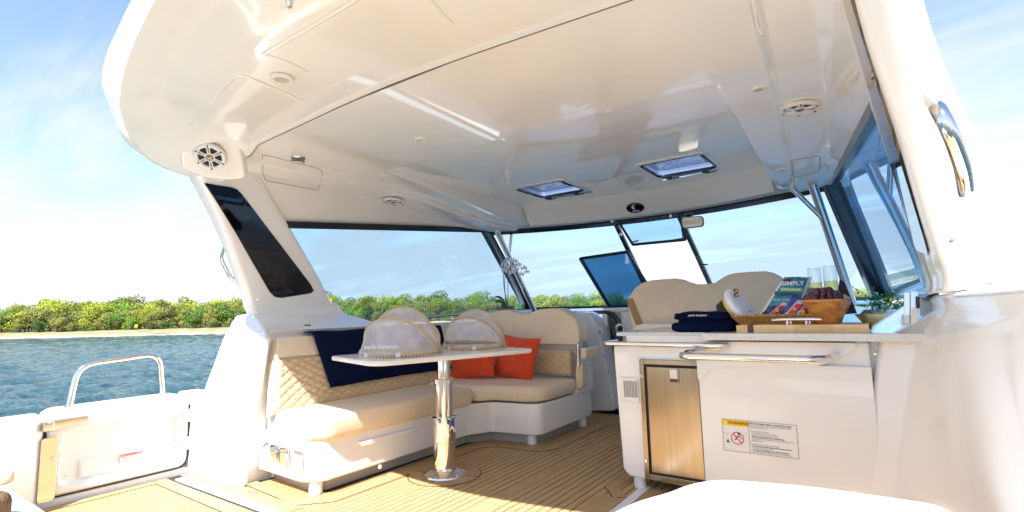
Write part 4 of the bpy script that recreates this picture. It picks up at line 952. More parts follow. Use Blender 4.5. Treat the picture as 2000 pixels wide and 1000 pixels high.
# ============================================================ TABLE
tb = thing('cockpit_table', PD, 'white cockpit table on a telescopic chrome pedestal', 'table')
c17 = R(-16.5); ct_ = V((-2.33, 2.46, 0))
def tl(x_, y_, z=.735): q = Matrix.Rotation(c17, 3, 'Z') @ V((x_, y_, 0)); return V((ct_.x+q.x, ct_.y+q.y, z))
tp = rndpoly([tl(-.335, -.56), tl(.27, -.56), tl(.335, -.50), tl(.335, .56), tl(-.335, .56)], .05, 5)
ob('table_top', prism(tp, (0, 0, .028)), TABL, tb, bev=.009, seg=3)
ob('pedestal_base', lathe([(.135, .004), (.132, .012), (.11, .024), (.075, .036), (.072, .05)], PD, 48), CHR, tb, smooth=True)
ob('lower_column', lathe([(.070, .04), (.070, .20), (.0715, .202), (.0715, .206), (.070, .208), (.070, .345), (.078, .347), (.078, .357), (.06, .360)], PD, 40), CHR, tb).data.shade_smooth()
ob('middle_column', lathe([(.058, .35), (.058, .565), (.066, .567), (.066, .592), (.060, .596), (.05, .597)], PD, 40), CHR, tb).data.shade_smooth()
ob('upper_column', lathe([(.043, .59), (.043, .733)], PD, 40), CHR, tb).data.shade_smooth()
for n_x in ('lower_column', 'middle_column', 'upper_column', 'pedestal_base'): bpy.data.objects[n_x].data.set_sharp_from_angle(angle=R(30))
ob('clamp_knob', lathe([(.012, 0), (.016, .012), (.014, .03), (.006, .034)], PD+V((.075, -.03, .325)), 12, (1, -.3, .2)), mat('blue_knob', (.02, .08, .35), .35), tb)
ob('clamp_lever', tube([PD+V((.07, .0, .30)), PD+V((.10, -.01, .27))], .006, 8), CHR, tb)
# food covers
def cover(c, rz, r_, h, label, tilt=0, op_=0):
    t = thing('food_cover', c, label, 'food cover', 'netting food covers on the table')
    M_ = Matrix.Translation(c) @ Matrix.Rotation(rz, 4, 'Z')
    ob('tray', [ (lambda a: ([M_ @ v for v in a[0]], a[1]))(lathe([(r_*.96, .004), (r_*.99, .006), (r_*1.0, .026), (r_*.965, .026), (r_*.95, .008), (r_*.2, .007)], (0, 0, 0), 48)) ][0], BAMB, t).data.shade_smooth()
    bpy.data.objects['tray' if 'tray' in bpy.data.objects else 'tray'].data.set_sharp_from_angle(angle=R(30))
    bd = []
    for k in range(74):
        a = 2*PI*k/74; bd.append(([M_ @ v for v in box((math.cos(a)*r_*.985, math.sin(a)*r_*.985, .005), (.014, .007, .009), a)[0]], box((0, 0, 0), (1, 1, 1))[1]))
    b_ = ob('cane_beading', join(*bd), mat_bead, t); tag(b_, kind='stuff')
    def arc(th, k=1.0, n=26):
        out = []
        for i in range(n+1):
            ph = PI*i/n; out.append(M_ @ V((-math.cos(ph)*r_*.97, -math.cos(th)*math.sin(ph)*r_*k, .03+math.sin(th)*math.sin(ph)*h*k)))
        return out
    ribs = [R(3)+op_, R(48)+op_*.6, R(92)+op_*.3, R(138), R(177)]
    for th in ribs[1:4]: ob('rib', tube(arc(th), .0056, 6), BAMB, t)
    for th in (ribs[0], ribs[4]): ob('rib', tube(arc(th, .98), .0034, 6), BAMB, t)
    def nf(u, v):
        th = ribs[0]+(ribs[4]-ribs[0])*v; k = 1.0
        for a, b in zip(ribs, ribs[1:]):
            if a <= th <= b+1e-6: tt = (th-a)/(b-a); k = 1-.11*math.sin(PI*tt)
        ph = PI*(.02+.96*u); fl = 1+.004*noise.noise(V((u*9, v*9, r_)))
        return M_ @ V((-math.cos(ph)*r_*.97*fl, -math.cos(th)*math.sin(ph)*r_*k*1.004, .03+math.sin(th)*math.sin(ph)*h*k*1.004))
    ob('netting', grid(nf, 44, 50), NET, t, smooth=True)
    def sk(u, v):
        a = 2*PI*u; return M_ @ V((math.cos(a)*r_*(1.0+.02*v+.012*math.sin(a*9)*v), math.sin(a)*r_*(1.0+.02*v+.012*math.sin(a*9)*v), .040-.022*v))
    ob('net_skirt', grid(sk, 60, 4), NET, t, smooth=True)
    for a in (0, PI): ob('pivot', lathe([(.004, -.008), (.016, -.006), (.016, .006), (.004, .008)], M_ @ V((math.cos(a)*r_*1.0, 0, .03)), 12, M_.to_3x3() @ V((math.cos(a), 0, 0))), BAMB, t)
    for a in (-2.0, -1.15, 1.2, 2.1): ob('cane_binding', ([M_ @ v for v in box((math.cos(a)*r_, math.sin(a)*r_, .016), (.008, .026, .024), a)[0]], box((0, 0, 0), (1, 1, 1))[1]), PLAS, t)
    return t, M_
mat_bead = mat('pale_cane', (.75, .66, .48), .5)
t1, M1 = cover(V((-2.40, 2.24, .763)), R(18), .25, .262, 'nearer mesh food cover at the left end of the table')
text('net_lettering', 'yacht hampton', M1 @ V((-.10, -.255, .065)), M1.to_3x3() @ V((1, 0, 0)), M1.to_3x3() @ V((0, -.05, 1)), .036, WHT, t1, .003, shear=.35)
cover(V((-2.30, 2.83, .763)), R(14), .22, .24, 'farther mesh food cover at the right end of the table, tipped open', op_=R(6))
# ============================================================ WET BAR / GALLEY
YF = 2.85
bar = thing('wet_bar', (-.5, 3.1, 0), 'white wet bar unit with speckled worktop, steel fridge and chrome rails', 'bar unit')
def F(u, v, d=0): return PY(u, v, YF-d)
bl = [(-1.262, 0, .785), (-1.262, 0, .785)]
body = [V((-1.24, YF, .10)), V((-1.205, YF, .062)), V((-.78, YF, .055)), V((-.02, YF, 0.0)), V((-.02, YF, .83)), V((-.73, YF, .83)), V((-.74, YF, .795)), V((-1.268, YF, .795))]
ob('body', prism(body, (0, 1.0, 0)), GEL, bar, bev=.014, seg=4)
ob('upper_shelf', bx(-1.20, -.60, YF+.04, 3.8, .79, .853), GEL, bar, bev=.006)
ob('foot', lathe([(.035, 0), (.035, .07)], (-1.16, 2.90, .001), 16), PLAS, bar)
ob('worktop', bx(-.725, .214, 2.735, 3.75, .838, .873), STONE, bar, bev=.004)
ob('worktop', bx(-1.265, -.68, 2.90, 3.75, .848, .870), STONE, bar, bev=.004)
# vent grille
g0 = F(1210, 736); g1 = F(1250, 785)
vg = ob('vent_grille', prism(rndpoly([F(1212, 736, .002), F(1246, 739, .002), F(1250, 787, .002), F(1215, 782, .002)], .012, 3), (0, -.008, 0)), PLAS, bar, bev=.003)
for k in range(9):
    u = 1218+k*3.05; ob('slot', prism([F(u, 743+k*.25, .0105), F(u+1.5, 743+k*.25, .0105), F(u+3.3, 775+k*.25, .0105), F(u+1.8, 775+k*.25, .0105)], (0, -.002, 0)), GREYP, vg)
# fridge
fq = [(-1.105, .065), (-.715, .055), (-.715, .715), (-1.105, .722)]
fr = ob('fridge_frame', join(bx(-1.105, -1.078, YF-.018, YF+.002, .07, .722), bx(-1.078, -.778, YF-.018, YF+.002, .695, .722), bx(-1.078, -.778, YF-.018, YF+.002, .07, .10)), BRUSH, bar, bev=.003)
ob('fridge_gap', bx(-1.077, -.778, YF-.006, YF, .10, .695), RUB, bar)
fd = ob('fridge_door', bx(-1.062, -.779, YF-.022, YF-.004, .112, .682), BRUSH, bar, bev=.003)
ob('latch_frame', prism(rndpoly([(-.935, YF-.023, .60), (-.880, YF-.023, .60), (-.880, YF-.023, .682), (-.935, YF-.023, .682)], .008, 3), (0, -.006, 0)), BRUSH, fd, bev=.002)
ob('latch_recess', bx(-.928, -.887, YF-.032, YF-.029, .608, .622), BLK, fd)
ob('latch_paddle', bx(-.928, -.887, YF-.036, YF-.029, .625, .675), CHR, fd, bev=.003)
for z in (.16, .62): ob('hinge_pin', bx(-1.1, -1.085, YF-.026, YF-.018, z, z+.02), CHR, fr, bev=.003)
# lip with the curved pocket beneath the rail
lipp = [(-.735, .83), (-.735, .70), (-.69, .655), (-.66, .648), (-.20, .650), (-.12, .68), (-.07, .74), (-.03, .80), (-.02, .83)]
lipp = [(-.777, .828), (-.777, .615), (-.70, .690), (-.60, .705), (-.24, .715), (-.155, .745), (-.09, .79), (-.06, .828)]
ob('rail_shelf', prism(rndpoly([V((x_, YF-.001, z)) for x_, z in lipp], .03, 3), (0, -.045, 0)), GEL, bar, bev=.02, seg=4)
ob('aft_panel', bx(-.777, -.02, YF-.026, YF-.001, 0, .72), GEL, bar, bev=.004)
# rails
def Q(x_, y_, z): return V((x_, y_, z))
ob('hand_rail', tube(rnd([Q(-1.285, 2.95, .812), Q(-1.285, 2.77, .812), Q(-.62, 2.765, .810), Q(-.62, 2.86, .81)], .03, 6), .0135, 14), CHR, bar)
ob('hand_rail', tube(rnd([Q(-.66, 2.82, .80), Q(-.66, 2.80, .80), Q(-.80, 2.70, .772), Q(-.79, 2.56, .770), Q(-.185, 2.575, .768), Q(-.15, 2.80, .77)], .085, 8), .0175, 16), CHR, bar)
# warning placard
wl = F(1411, 819, .014); wr = F(1563, 831, .014); wb = F(1410, 877, .014)
r_ = V((1, 0, 0)); u_ = V((0, 0, 1)); W_ = .338; H_ = .156; O = V((wl.x, YF-.0265, wb.z))
st = ob('warning_placard', prism([O, O+r_*W_, O+r_*W_+u_*H_, O+u_*H_], (0, -.0015, 0)), PAPER, bar)
def onp(a, b, d=.0018): return O+r_*W_*a+u_*H_*b+V((0, -d, 0))
def rect(a0, a1, b0, b1, m_, nm, d=.0018, t_=.0006): return ob(nm, prism([onp(a0, b0, d), onp(a1, b0, d), onp(a1, b1, d), onp(a0, b1, d)], (0, -t_, 0)), m_, st)
rect(0, .37, .80, 1, YELD, 'header')
GRB = GRYI
for a0, a1, b0, b1 in ((0, 1, 0, .012), (0, 1, .988, 1), (0, .005, 0, 1), (.995, 1, 0, 1), (.368, .373, 0, 1)): rect(a0, a1, b0, b1, GRB, 'border', .0026)
text('lettering', '\u26a0WARNING' if False else 'WARNING', onp(.085, .895, .0026), r_, u_, .0205, mat('brown_ink', (.28, .10, .0), .6), st, .0006, bold=.0006)
ob('triangle', prism([onp(.03, .84, .0026), onp(.075, .84, .0026), onp(.0525, .955, .0026)], (0, -.0006, 0)), mat('pale_yellow', (.9, .75, .3), .5), st)
def circ(a, b, r0, r1, m_, nm):
    c = onp(a, b, .0026); P = [c+r_*math.cos(2*PI*k/32)*r1+u_*math.sin(2*PI*k/32)*r1 for k in range(32)]; I = [c+r_*math.cos(2*PI*k/32)*r0+u_*math.sin(2*PI*k/32)*r0 for k in range(32)]
    vs = P+I+[p+V((0, -.0006, 0)) for p in P+I]; fs = [(64+k, 64+(k+1) % 32, 96+(k+1) % 32, 96+k) for k in range(32)]+[(k, (k+1) % 32, 64+(k+1) % 32, 64+k) for k in range(32)]
    ob(nm, (vs, fs), m_, st)
circ(.205, .42, .027, .031, RED, 'prohibition_ring')
def stroke(a0, b0, a1, b1, w, m_, nm, d=.003):
    p, q = onp(a0, b0, d), onp(a1, b1, d); dd = (q-p).normalized(); n_ = V((-dd.z, 0, dd.x))*w/2
    ob(nm, prism([p-n_, q-n_, q+n_, p+n_], (0, -.0005, 0)), m_, st)
stroke(.148, .56, .262, .28, .0045, RED, 'prohibition_bar', .0034)
for s_ in ((.17, .36, .20, .46), (.20, .46, .235, .50), (.235, .50, .265, .42), (.20, .46, .17, .50), (.235, .50, .215, .585), (.20, .46, .185, .38)): stroke(*s_, .0035, INK, 'swimmer_limb')
ob('swimmer_head', prism([onp(.235+.012*math.cos(k*PI/5), .575+.028*math.sin(k*PI/5), .003) for k in range(10)], (0, -.0005, 0)), INK, st)
for k in range(3):
    a = R(90+120*k); stroke(.07, .30, .07+.024*math.cos(a), .30+.055*math.sin(a), .006, INK, 'propeller_blade')
for a in (.01, .04, .07, .29, .32): stroke(a, .55, a+.015, .535, .002, GRYI, 'wave'); 
L_ = ['Ask the Captain before entering the water.', 'This boat has a feature called Joystick, which automatically', 'turns the boat in position.', '', 'When Joystick is activated:', '   The propellers rotate automatically,', '   propeller contact may not be noticed.', '   The boat may suddenly move in any direction.', '   The propellers can cause severe injury or death anywhere', '   behind the boat.', '', 'While the Captain allows any swimming:', '   do not go in the water when a swim current can move', '   swimmers into the propellers.', '   do not sit or stand where you could fall overboard', '   and hold onto your railing if the boat moves suddenly.']
for i, s_ in enumerate(L_):
    if s_: text('lettering', s_, onp(.385, .93-.057*i-(.01 if i else 0), .0018), r_, u_, .0108 if i == 0 else .0078, INK if i in (0, 7, 12, 14) else GRYI, st, .0006, bold=.0002 if i in (0, 7, 12, 14) else 0)
# ---- helm seat beyond the bar
hs = thing('helm_seat', (-1.1, 4.3, .8), 'beige double helm seat with a wavy top edge behind the bar', 'seat')
Y = 4.25
hw = [(1223, 584), (1231, 574), (1240, 562), (1252, 553), (1270, 547.5), (1295, 545), (1318, 543.6), (1330, 545.5), (1343, 551), (1358, 555), (1378, 555), (1396, 552), (1408, 544), (1420, 537), (1436, 533), (1465, 530.5), (1495, 529.5), (1508, 532), (1520, 538), (1532, 548), (1545, 562), (1550, 580), (1550, 648), (1234, 645)]
ob('backrest', prism([PY(u, v, Y) for u, v in hw], (0, .13, 0)), CREAM, hs, bev=.018, seg=4)
ob('side_piping', prism([PY(1223, 584, Y-.004), PY(1236, 583, Y-.004), PY(1256, 634, Y-.004), PY(1242, 634, Y-.004)], (0, -.008, 0)), BAND, hs, bev=.004)
ob('seat_pod', prism(rndpoly([PY(1232, 660, 4.1), PY(1236, 640, 4.1), PY(1250, 633, 4.1), PY(1420, 632, 4.1), PY(1420, 660, 4.1)], .03, 4), (0, .12, 0)), GEL, hs, bev=.01)
ob('seat_base', bx(-1.62, -.45, 4.2, 4.7, .0, .80), GEL, hs)
# ============================================================ THINGS ON THE BAR
ZT = .8735
def fold(name, pts, y0, y1, th, m_, par, seed=0):     # pts: side profile rings -> soft folded slab
    pass
def slab(c, sx, sy, sz, rz, m_, par, seed, nm, rr_=.45):
    M_ = Matrix.Translation(c) @ Matrix.Rotation(rz, 4, 'Z')
    def f(u, v):
        a = 2*PI*u; ph = PI*(v-.5); ca, sa = math.cos(a), math.sin(a); e = .25
        sg = lambda t_, p_: math.copysign(abs(t_)**p_, t_)
        x_ = sg(math.cos(ph), rr_)*sg(ca, e); y_ = sg(math.cos(ph), rr_)*sg(sa, e); z_ = sg(math.sin(ph), .55)
        p = V((x_*sx/2, y_*sy/2, z_*sz/2)); nz = noise.noise(p*9+V((seed, 0, 0)))*.008+noise.noise(p*26+V((0, seed, 0)))*.003
        return M_ @ (p*(1+nz*2)+V((0, 0, nz*(1 if z_ > 0 else 0))))
    return ob(nm, grid(f, 64, 28), m_, par, smooth=True)
tc_ = PY(1378, 640, 3.02)
tA = thing('folded_towels', (tc_.x, 3.02, .869), 'thick navy folded towel at the bottom of the towel stack on the worktop', 'towel', 'folded navy towels')
slab(V((tc_.x-.0, 3.03, .869+.031)), .335, .26, .066, R(2), NAVY, tA, 1, 'lower_fold')
slab(V((tc_.x+.015, 3.035, .869+.060)), .29, .24, .022, R(1), NAVY, tA, 4, 'upper_fold')
tB = thing('folded_cap_towel', (tc_.x, 3.02, .94), 'thinner navy folded towel with white stitched script on top of the stack', 'towel', 'folded navy towels')
slab(V((tc_.x-.0, 3.03, .869+.083)), .30, .24, .034, R(-2), NAVY, tB, 9, 'fold')
slab(V((tc_.x-.005, 3.025, .869+.1)), .29, .22, .024, R(1), NAVY, tB, 12, 'fold')
text('stitched_lettering', 'yacht hampton', V((tc_.x-.06, 2.905, .962)), (1, 0, 0), (0, .3, 1), .017, WHT, tB, .004, shear=.4)
# captain's hat
hc = PY(1440, 596, 3.05); ht = thing('captains_hat', hc, "white captain's hat with black band and gold braid leaning on the towels", 'hat')
ax_ = V((-.62, -.18, .60)).normalized()
qd = V((0, 0, 1)).rotation_difference(V((.55, -.12, .80)).normalized()).to_matrix()
hb = PY(1438, 606, 3.06)
def hl(prof, m_, nm, sc=1.0, sm=True): return ob(nm, lathe(prof, hb, 36, V((.80, -.16, .56))), m_, ht, smooth=sm)
hl([(.086, -.062), (.088, -.06), (.092, .0), (.088, .0)], mat('hat_band_black', (.012, .012, .012), .5), 'band')
hl([(.0925, -.010), (.096, -.007), (.096, -.002), (.0925, .001)], YEL, 'gold_braid')
hl([(.09, .0), (.105, .014), (.117, .030), (.116, .040), (.095, .050), (.04, .052), (0, .052)], WHT, 'crown')
vx = V((.80, -.16, .56)).normalized(); e1 = (V((-.5, 0, .8))-vx*V((-.5, 0, .8)).dot(vx)).normalized(); e2 = vx.cross(e1)
def peak(u, v):
    a = R(-72+144*u)+R(200); r1 = .09+.062*v*math.sin(PI*(.08+.84*u)); d = e1*math.cos(a)+e2*math.sin(a); return hb+d*r1+vx*(-.056-.030*v*v)
ob('peak', grid(peak, 20, 6), mat('hat_peak', (.01, .01, .01), .2, coat=.5), ht, smooth=True, thick=.003)
cb = PY(1438, 572, 3.0); ob('badge', box(cb, (.026, .012, .045), 0), BLK, ht, bev=.003)
for k in range(5): ob('badge_thread', box(cb+V((.009*math.sin(k*2.2), -.008, -.016+.008*k)), (.012, .003, .004), 0), YEL, ht)
ob('eyelet', lathe([(0, .003), (.004, .002), (.004, 0)], PY(1464, 607, 2.965), 8, (0, -1, 0)), INK, ht)
# cutting board
cb_ = thing('serving_board', (-.3, 2.85, ZT), 'pale maple serving board with a dark inlaid stripe near its left end', 'board')
xl, xr = PY(1438, 640, 2.80).x, PY(1697, 640, 2.80).x
b0 = xl+.052; b1 = b0+.028
for a, b, m_ in ((xl, b0, MAPLE), (b0, b1, WALN), (b1, xl+.26, MAPLE2), (xl+.26, xl+.42, MAPLE), (xl+.42, xr, MAPLE2)):
    ob('board_stave' if m_ != WALN else 'inlaid_stripe', bx(a+.0001, b-.0001, 2.80, 3.13, ZT, ZT+.037), m_, cb_)
ZB = ZT+.0372
# cleat handle on the board's near edge
ch = PY(1556, 628, 2.83); ck = thing('cleat_handle', (ch.x, 2.83, ZB), 'long chrome horn cleat standing on the front of the serving board', 'cleat')
hz = PY(1556, 625, 2.83).z
ob('horn', tube([V((PY(1507, 626, 2.83).x, 2.83, hz)), V((PY(1525, 626, 2.83).x, 2.83, hz+.003)), V((PY(1590, 624, 2.83).x, 2.83, hz+.003)), V((PY(1605, 624, 2.83).x, 2.83, hz))], [.005, .0085, .0085, .006], 12), CHR, ck)
for u in (1537, 1574):
    for yy in (2.83, 2.87): ob('leg', tube([V((PY(u, 628, 2.83).x+(yy-2.83)*.3, yy, ZB)), V((PY(u, 628, 2.83).x+(yy-2.83)*.3, yy, hz))], .0065 if yy < 2.85 else .005, 10), CHR, ck)
# wicker tray
tr_ = thing('wicker_tray', (-.45, 3.05, ZB), 'shallow brown woven tray behind the cleat, holding snack packets', 'tray')
ty0, ty1 = 2.91, 3.10; tx0 = PY(1437, 640, 2.95).x+.0; tx1 = PY(1592, 640, 2.95).x
zb_ = ZB
bt = [(tx0+.022, ty0+.02), (tx1, ty0+.02), (tx1, ty1), (tx0+.022, ty1)]; tt = [(tx0-.01, ty0), (tx1+.02, ty0), (tx1+.02, ty1+.02), (tx0-.01, ty1+.02)]
rows_ = 7; ms = []
for j in range(rows_):
    t_ = (j+.5)/rows_; z = zb_+.004+t_*.038
    c = [V((a[0]*(1-t_)+b[0]*t_, a[1]*(1-t_)+b[1]*t_, z)) for a, b in zip(bt, tt)]
    pts = []
    for i in range(4):
        a, b = c[i], c[(i+1) % 4]; n_ = int((b-a).length/.006)
        for k in range(n_):
            p = a+(b-a)*k/n_; d = (b-a).normalized(); o_ = V((d.y, -d.x, 0)); pts.append(p+o_*.0022*(1 if (k+j) % 2 else -1))
    ms.append(tube(pts, .0028, 4, closed=True))
wv = ob('woven_side', join(*ms), RATT, tr_); tag(wv, kind='stuff')
c = [V((b[0], b[1], zb_+.045)) for b in tt]; ob('rim', tube(rndpoly(c, .02, 3), .0055, 8, closed=True), RATT, tr_); ob('bottom', prism([V((*a, zb_+.001)) for a in bt], (0, 0, .004)), RATT, tr_)
# chips bag
def bagmap(pts4):
    a, b, c, d = pts4
    return lambda u, v: (a*(1-u)+b*u)*(1-v)+(d*(1-u)+c*u)*v
bg_ = thing('snack_bag', PY(1535, 590, 3.05), 'teal snack bag standing tilted in the tray behind the grapes', 'snack bag')
Q4 = [PY(1482, 616, 3.04), PY(1560, 622, 3.04), PY(1586, 541, 3.14), PY(1532, 541, 3.14)]
qm = bagmap(Q4); bn = (Q4[1]-Q4[0]).cross(Q4[3]-Q4[0]).normalized(); bn = bn if bn.y < 0 else -bn
def bagf(s_): return lambda u, v: qm(u, v)+bn*(s_*(.030*(math.sin(PI*u)**.6)*(math.sin(PI*min(1, v*1.02))**.5 if v < .98 else 0)+.010*noise.noise(V((u*5, v*7, 2)))*math.sin(PI*u)+.004*noise.noise(V((u*13, v*15, 5)))))
ob('foil', join(grid(bagf(1), 24, 24), grid(bagf(-1), 24, 24)), TEAL, bg_, smooth=True)
def onbag(u, v, d=.002): return bagf(1)(u, v)+bn*d
def patch(u0, u1, v0, v1, m_, nm, d=.002, sk=0, n_=8): ob(nm, grid(lambda a, b: onbag(u0+(u1-u0)*a+sk*b, v0+(v1-v0)*b+0, d), n_, n_), m_, bg_, smooth=True)
patch(.0, .10, .02, .97, PAPER, 'white_edge', .0012); patch(.90, 1.0, .45, .97, PAPER, 'white_edge', .0012)
patch(.02, .98, .955, .995, SILV, 'crimped_seal', .002); patch(.03, .35, .84, .93, PURP, 'purple_corner', .002, .0)
patch(.22, .88, .555, .665, GRN, 'green_banner', .0028)
patch(.0, .9, .02, .22, PURP, 'print_band', .0014)
rB = (qm(1, .7)-qm(0, .7)).normalized(); uB = (qm(.5, .9)-qm(.5, .6)).normalized()
text('lettering', 'SIMPLY', onbag(.50, .76, .006), (rB+V((0, 0, .05))), uB, .034, PAPER, bg_, .002, 'CENTER', bold=.0008)
text('lettering', 'ORGANIC', onbag(.55, .61, .007), rB, uB, .022, PAPER, bg_, .002, 'CENTER', bold=.0005)
text('lettering', 'TOSTITOS', onbag(.46, .47, .006), rB+V((0, 0, -.06)), uB, .024, INK, bg_, .002, 'CENTER', bold=.001)
text('lettering', 'BLUE CORN', onbag(.44, .35, .006), rB, uB, .017, PAPER, bg_, .002, 'CENTER')
g2 = thing('snack_bag', PY(1580, 590, 3.16), 'green and white snack bag half hidden behind the glasses', 'snack bag')
Q5 = [PY(1545, 615, 3.16), PY(1600, 618, 3.16), PY(1612, 565, 3.2), PY(1574, 560, 3.2)]; q5 = bagmap(Q5)
ob('foil', join(grid(lambda u, v: q5(u, v)-V((0, .025*math.sin(PI*u)*math.sin(PI*v), 0)), 12, 12), grid(lambda u, v: q5(u, v)+V((0, .02*math.sin(PI*u)*math.sin(PI*v), 0)), 12, 12)), GRND, g2, smooth=True)
ob('white_stripe', grid(lambda u, v: q5(.1+u*.8, .35+v*.14+u*.1)-V((0, .028*math.sin(PI*(.1+u*.8))*math.sin(PI*(.35+v*.14)), 0)), 12, 4), PAPER, g2, smooth=True)
def packet(qs, y, label, seed):
    t_ = thing('snack_packet', PY(qs[0][0], qs[0][1], y), label, 'snack packet', 'clear and red snack packets in the tray'); qq = bagmap([PY(u, v, y+dy) for (u, v), dy in zip(qs, (0, 0, .04, .04))])
    f = lambda s_: (lambda u, v: qq(u, v)+V((0, -s_*(.012*math.sin(PI*u)*math.sin(PI*v)+.003*noise.noise(V((u*7+seed, v*9, 1)))), 0)))
    ob('wrapper', join(grid(f(1), 18, 10), grid(f(-1), 18, 10)), SILV, t_, smooth=True)
    ob('red_print', grid(lambda u, v: f(1)(.18+u*.5, .1+v*.72)+V((0, -.002, 0)), 12, 8), PKT, t_, smooth=True)
    ob('dark_print', grid(lambda u, v: f(1)(.68+u*.1, .15+v*.6)+V((0, -.002, 0)), 4, 6), BLUE, t_, smooth=True)
    ob('gold_spot', lathe([(.009, .001), (0, .0015)], f(1)(.40, .5)+V((0, -.004, 0)), 10, (0, -1, 0)), YEL, t_)
packet([(1494, 619), (1512, 620), (1545, 596), (1530, 590)], 2.985, 'red packet in the left of the tray under the teal bag', 1)
packet([(1527, 619), (1556, 620), (1582, 590), (1558, 586)], 2.965, 'red packet in the right of the tray against the wooden bowl', 5)
packet([(1550, 619), (1580, 621), (1585, 600), (1570, 596)], 2.94, 'clear packet tucked beside the wooden bowl', 8)
bpp = thing('snack_packet', PY(1560, 590, 3.03), 'deep blue packet standing between the teal bag and the grapes', 'snack packet')
q6 = bagmap([PY(1528, 612, 3.0), PY(1580, 612, 3.0), PY(1578, 582, 3.03), PY(1545, 582, 3.03)]); ob('wrapper', join(grid(lambda u, v: q6(u, v)-V((0, .012*math.sin(PI*u)*math.sin(PI*v), 0)), 10, 8), grid(q6, 10, 8)), BLUE, bpp, smooth=True)
# wooden bowl with grapes
wbx = PY(1618, 634, 2.95); WB = V((wbx.x, 2.95, ZB)); k_ = .128/.128
bw = thing('wooden_bowl', WB, 'orange-brown turned wooden bowl full of dark grapes on the board', 'bowl')
ob('bowl', lathe([(.052, .0), (.057, .004), (.066, .030), (.083, .062), (.102, .104), (.109, .116), (.105, .119), (.100, .110), (.076, .06), (.045, .02), (.002, .018)], WB, 40), BOWL, bw, smooth=True)
gg = random.Random(3); gp = []
gs = [(x_, y_, z_) for z_, n_, rr_ in ((.100, 12, .085), (.118, 15, .090), (.134, 11, .068), (.150, 6, .04)) for i in range(n_) for x_, y_ in [(rr_*math.cos(2*PI*i/n_+z_*40)*gg.uniform(.75, 1.05), rr_*math.sin(2*PI*i/n_+z_*40)*gg.uniform(.75, 1.05))]]
ul = bmesh.new(); bmesh.ops.create_uvsphere(ul, u_segments=12, v_segments=8, radius=1); gme = bpy.data.meshes.new('grape'); ul.to_mesh(gme); ul.free(); gme.materials.append(GRAPE); gme.polygons.foreach_set('use_smooth', [True]*len(gme.polygons))
gr_ = thing('grape_bunch', WB+V((0, 0, .1)), 'dark red grapes heaped in the wooden bowl', 'grapes')
for x_, y_, z_ in gs:
    g_ = bpy.data.objects.new('grape', gme); COL.objects.link(g_); g_.parent = gr_; s_ = gg.uniform(.0165, .0195); g_.scale = (s_, s_, s_*1.15)
    g_.location = V((x_*.84-.012, y_*.84, z_-.1+.008)); g_.rotation_euler = (gg.uniform(0, 3), gg.uniform(0, 3), 0)
for k in range(5):
    a = 2+k*1.3; ob('stem', tube([WB+V((0, 0, .12)), WB+V((.04*math.cos(a), .04*math.sin(a), .15)), WB+V((.07*math.cos(a), .07*math.sin(a), .14))], .0018, 5), BAMB, gr_)
mel = thing('melon_slice', WB+V((.075, .02, .1)), 'pale green fruit slice at the right rim of the wooden bowl', 'fruit')
ob('slice', prism([WB+V((.05, -.02, .10)), WB+V((.108, .0, .112)), WB+V((.085, .02, .135)), WB+V((.055, .02, .142))], (.0, .03, 0)), mat('melon_flesh', (.62, .68, .42), .4), mel, bev=.005)
# champagne glasses
def flute(u, vt, y, label):
    c = PY(u, 600, y); base = V((c.x, y, ZT+.001)); top_ = PY(u, vt, y).z-base.z; r_ = .031
    t_ = thing('champagne_flute', base, label, 'glass', 'champagne glasses behind the bowl')
    f0 = top_*.42
    prof = [(.028, 0), (.028, .002), (.006, .006), (.004, .02), (.004, f0-.02), (.008, f0-.005), (.024, f0+.03), (r_, f0+.07), (r_*.97, top_)]
    o_ = ob('bowl', (lambda a: (a[0], a[1][:-1]))(lathe(prof, base, 28)), GLC, t_, smooth=True)
    ob('rim', tube([base+V((r_*.97*math.cos(a), r_*.97*math.sin(a), top_)) for a in [2*PI*k/28 for k in range(28)]], .0012, 5, closed=True), GLC, t_)
    ob('wine', lathe([(.006, f0), (.022, f0+.03), (r_*.94, f0+.07), (r_*.93, f0+(top_-f0)*.60)], base, 28), WINE, t_, smooth=True)
flute(1596, 524, 3.02, 'left champagne glass, half full, behind the grapes'); flute(1627, 519.5, 3.04, 'right champagne glass, half full, in front of the chrome post')
# tablet leaning behind
tbx = thing('tilted_tablet', PY(1660, 600, 3.3), 'dark tablet in a folding case leaning behind the wooden bowl', 'tablet')
ob('case', prism([PY(1640, 545, 3.3), PY(1650, 552, 3.3), PY(1674, 612, 3.2), PY(1628, 616, 3.2), PY(1632, 585, 3.25)], (.0, .015, .0)), RUB, tbx, bev=.003)
ob('pink_cover', prism([PY(1642, 577, 3.18), PY(1650, 574, 3.18), PY(1661, 582, 3.18), PY(1660, 586, 3.18)], (0, .006, 0)), mat('pink_cover', (.62, .30, .27), .5), tbx)
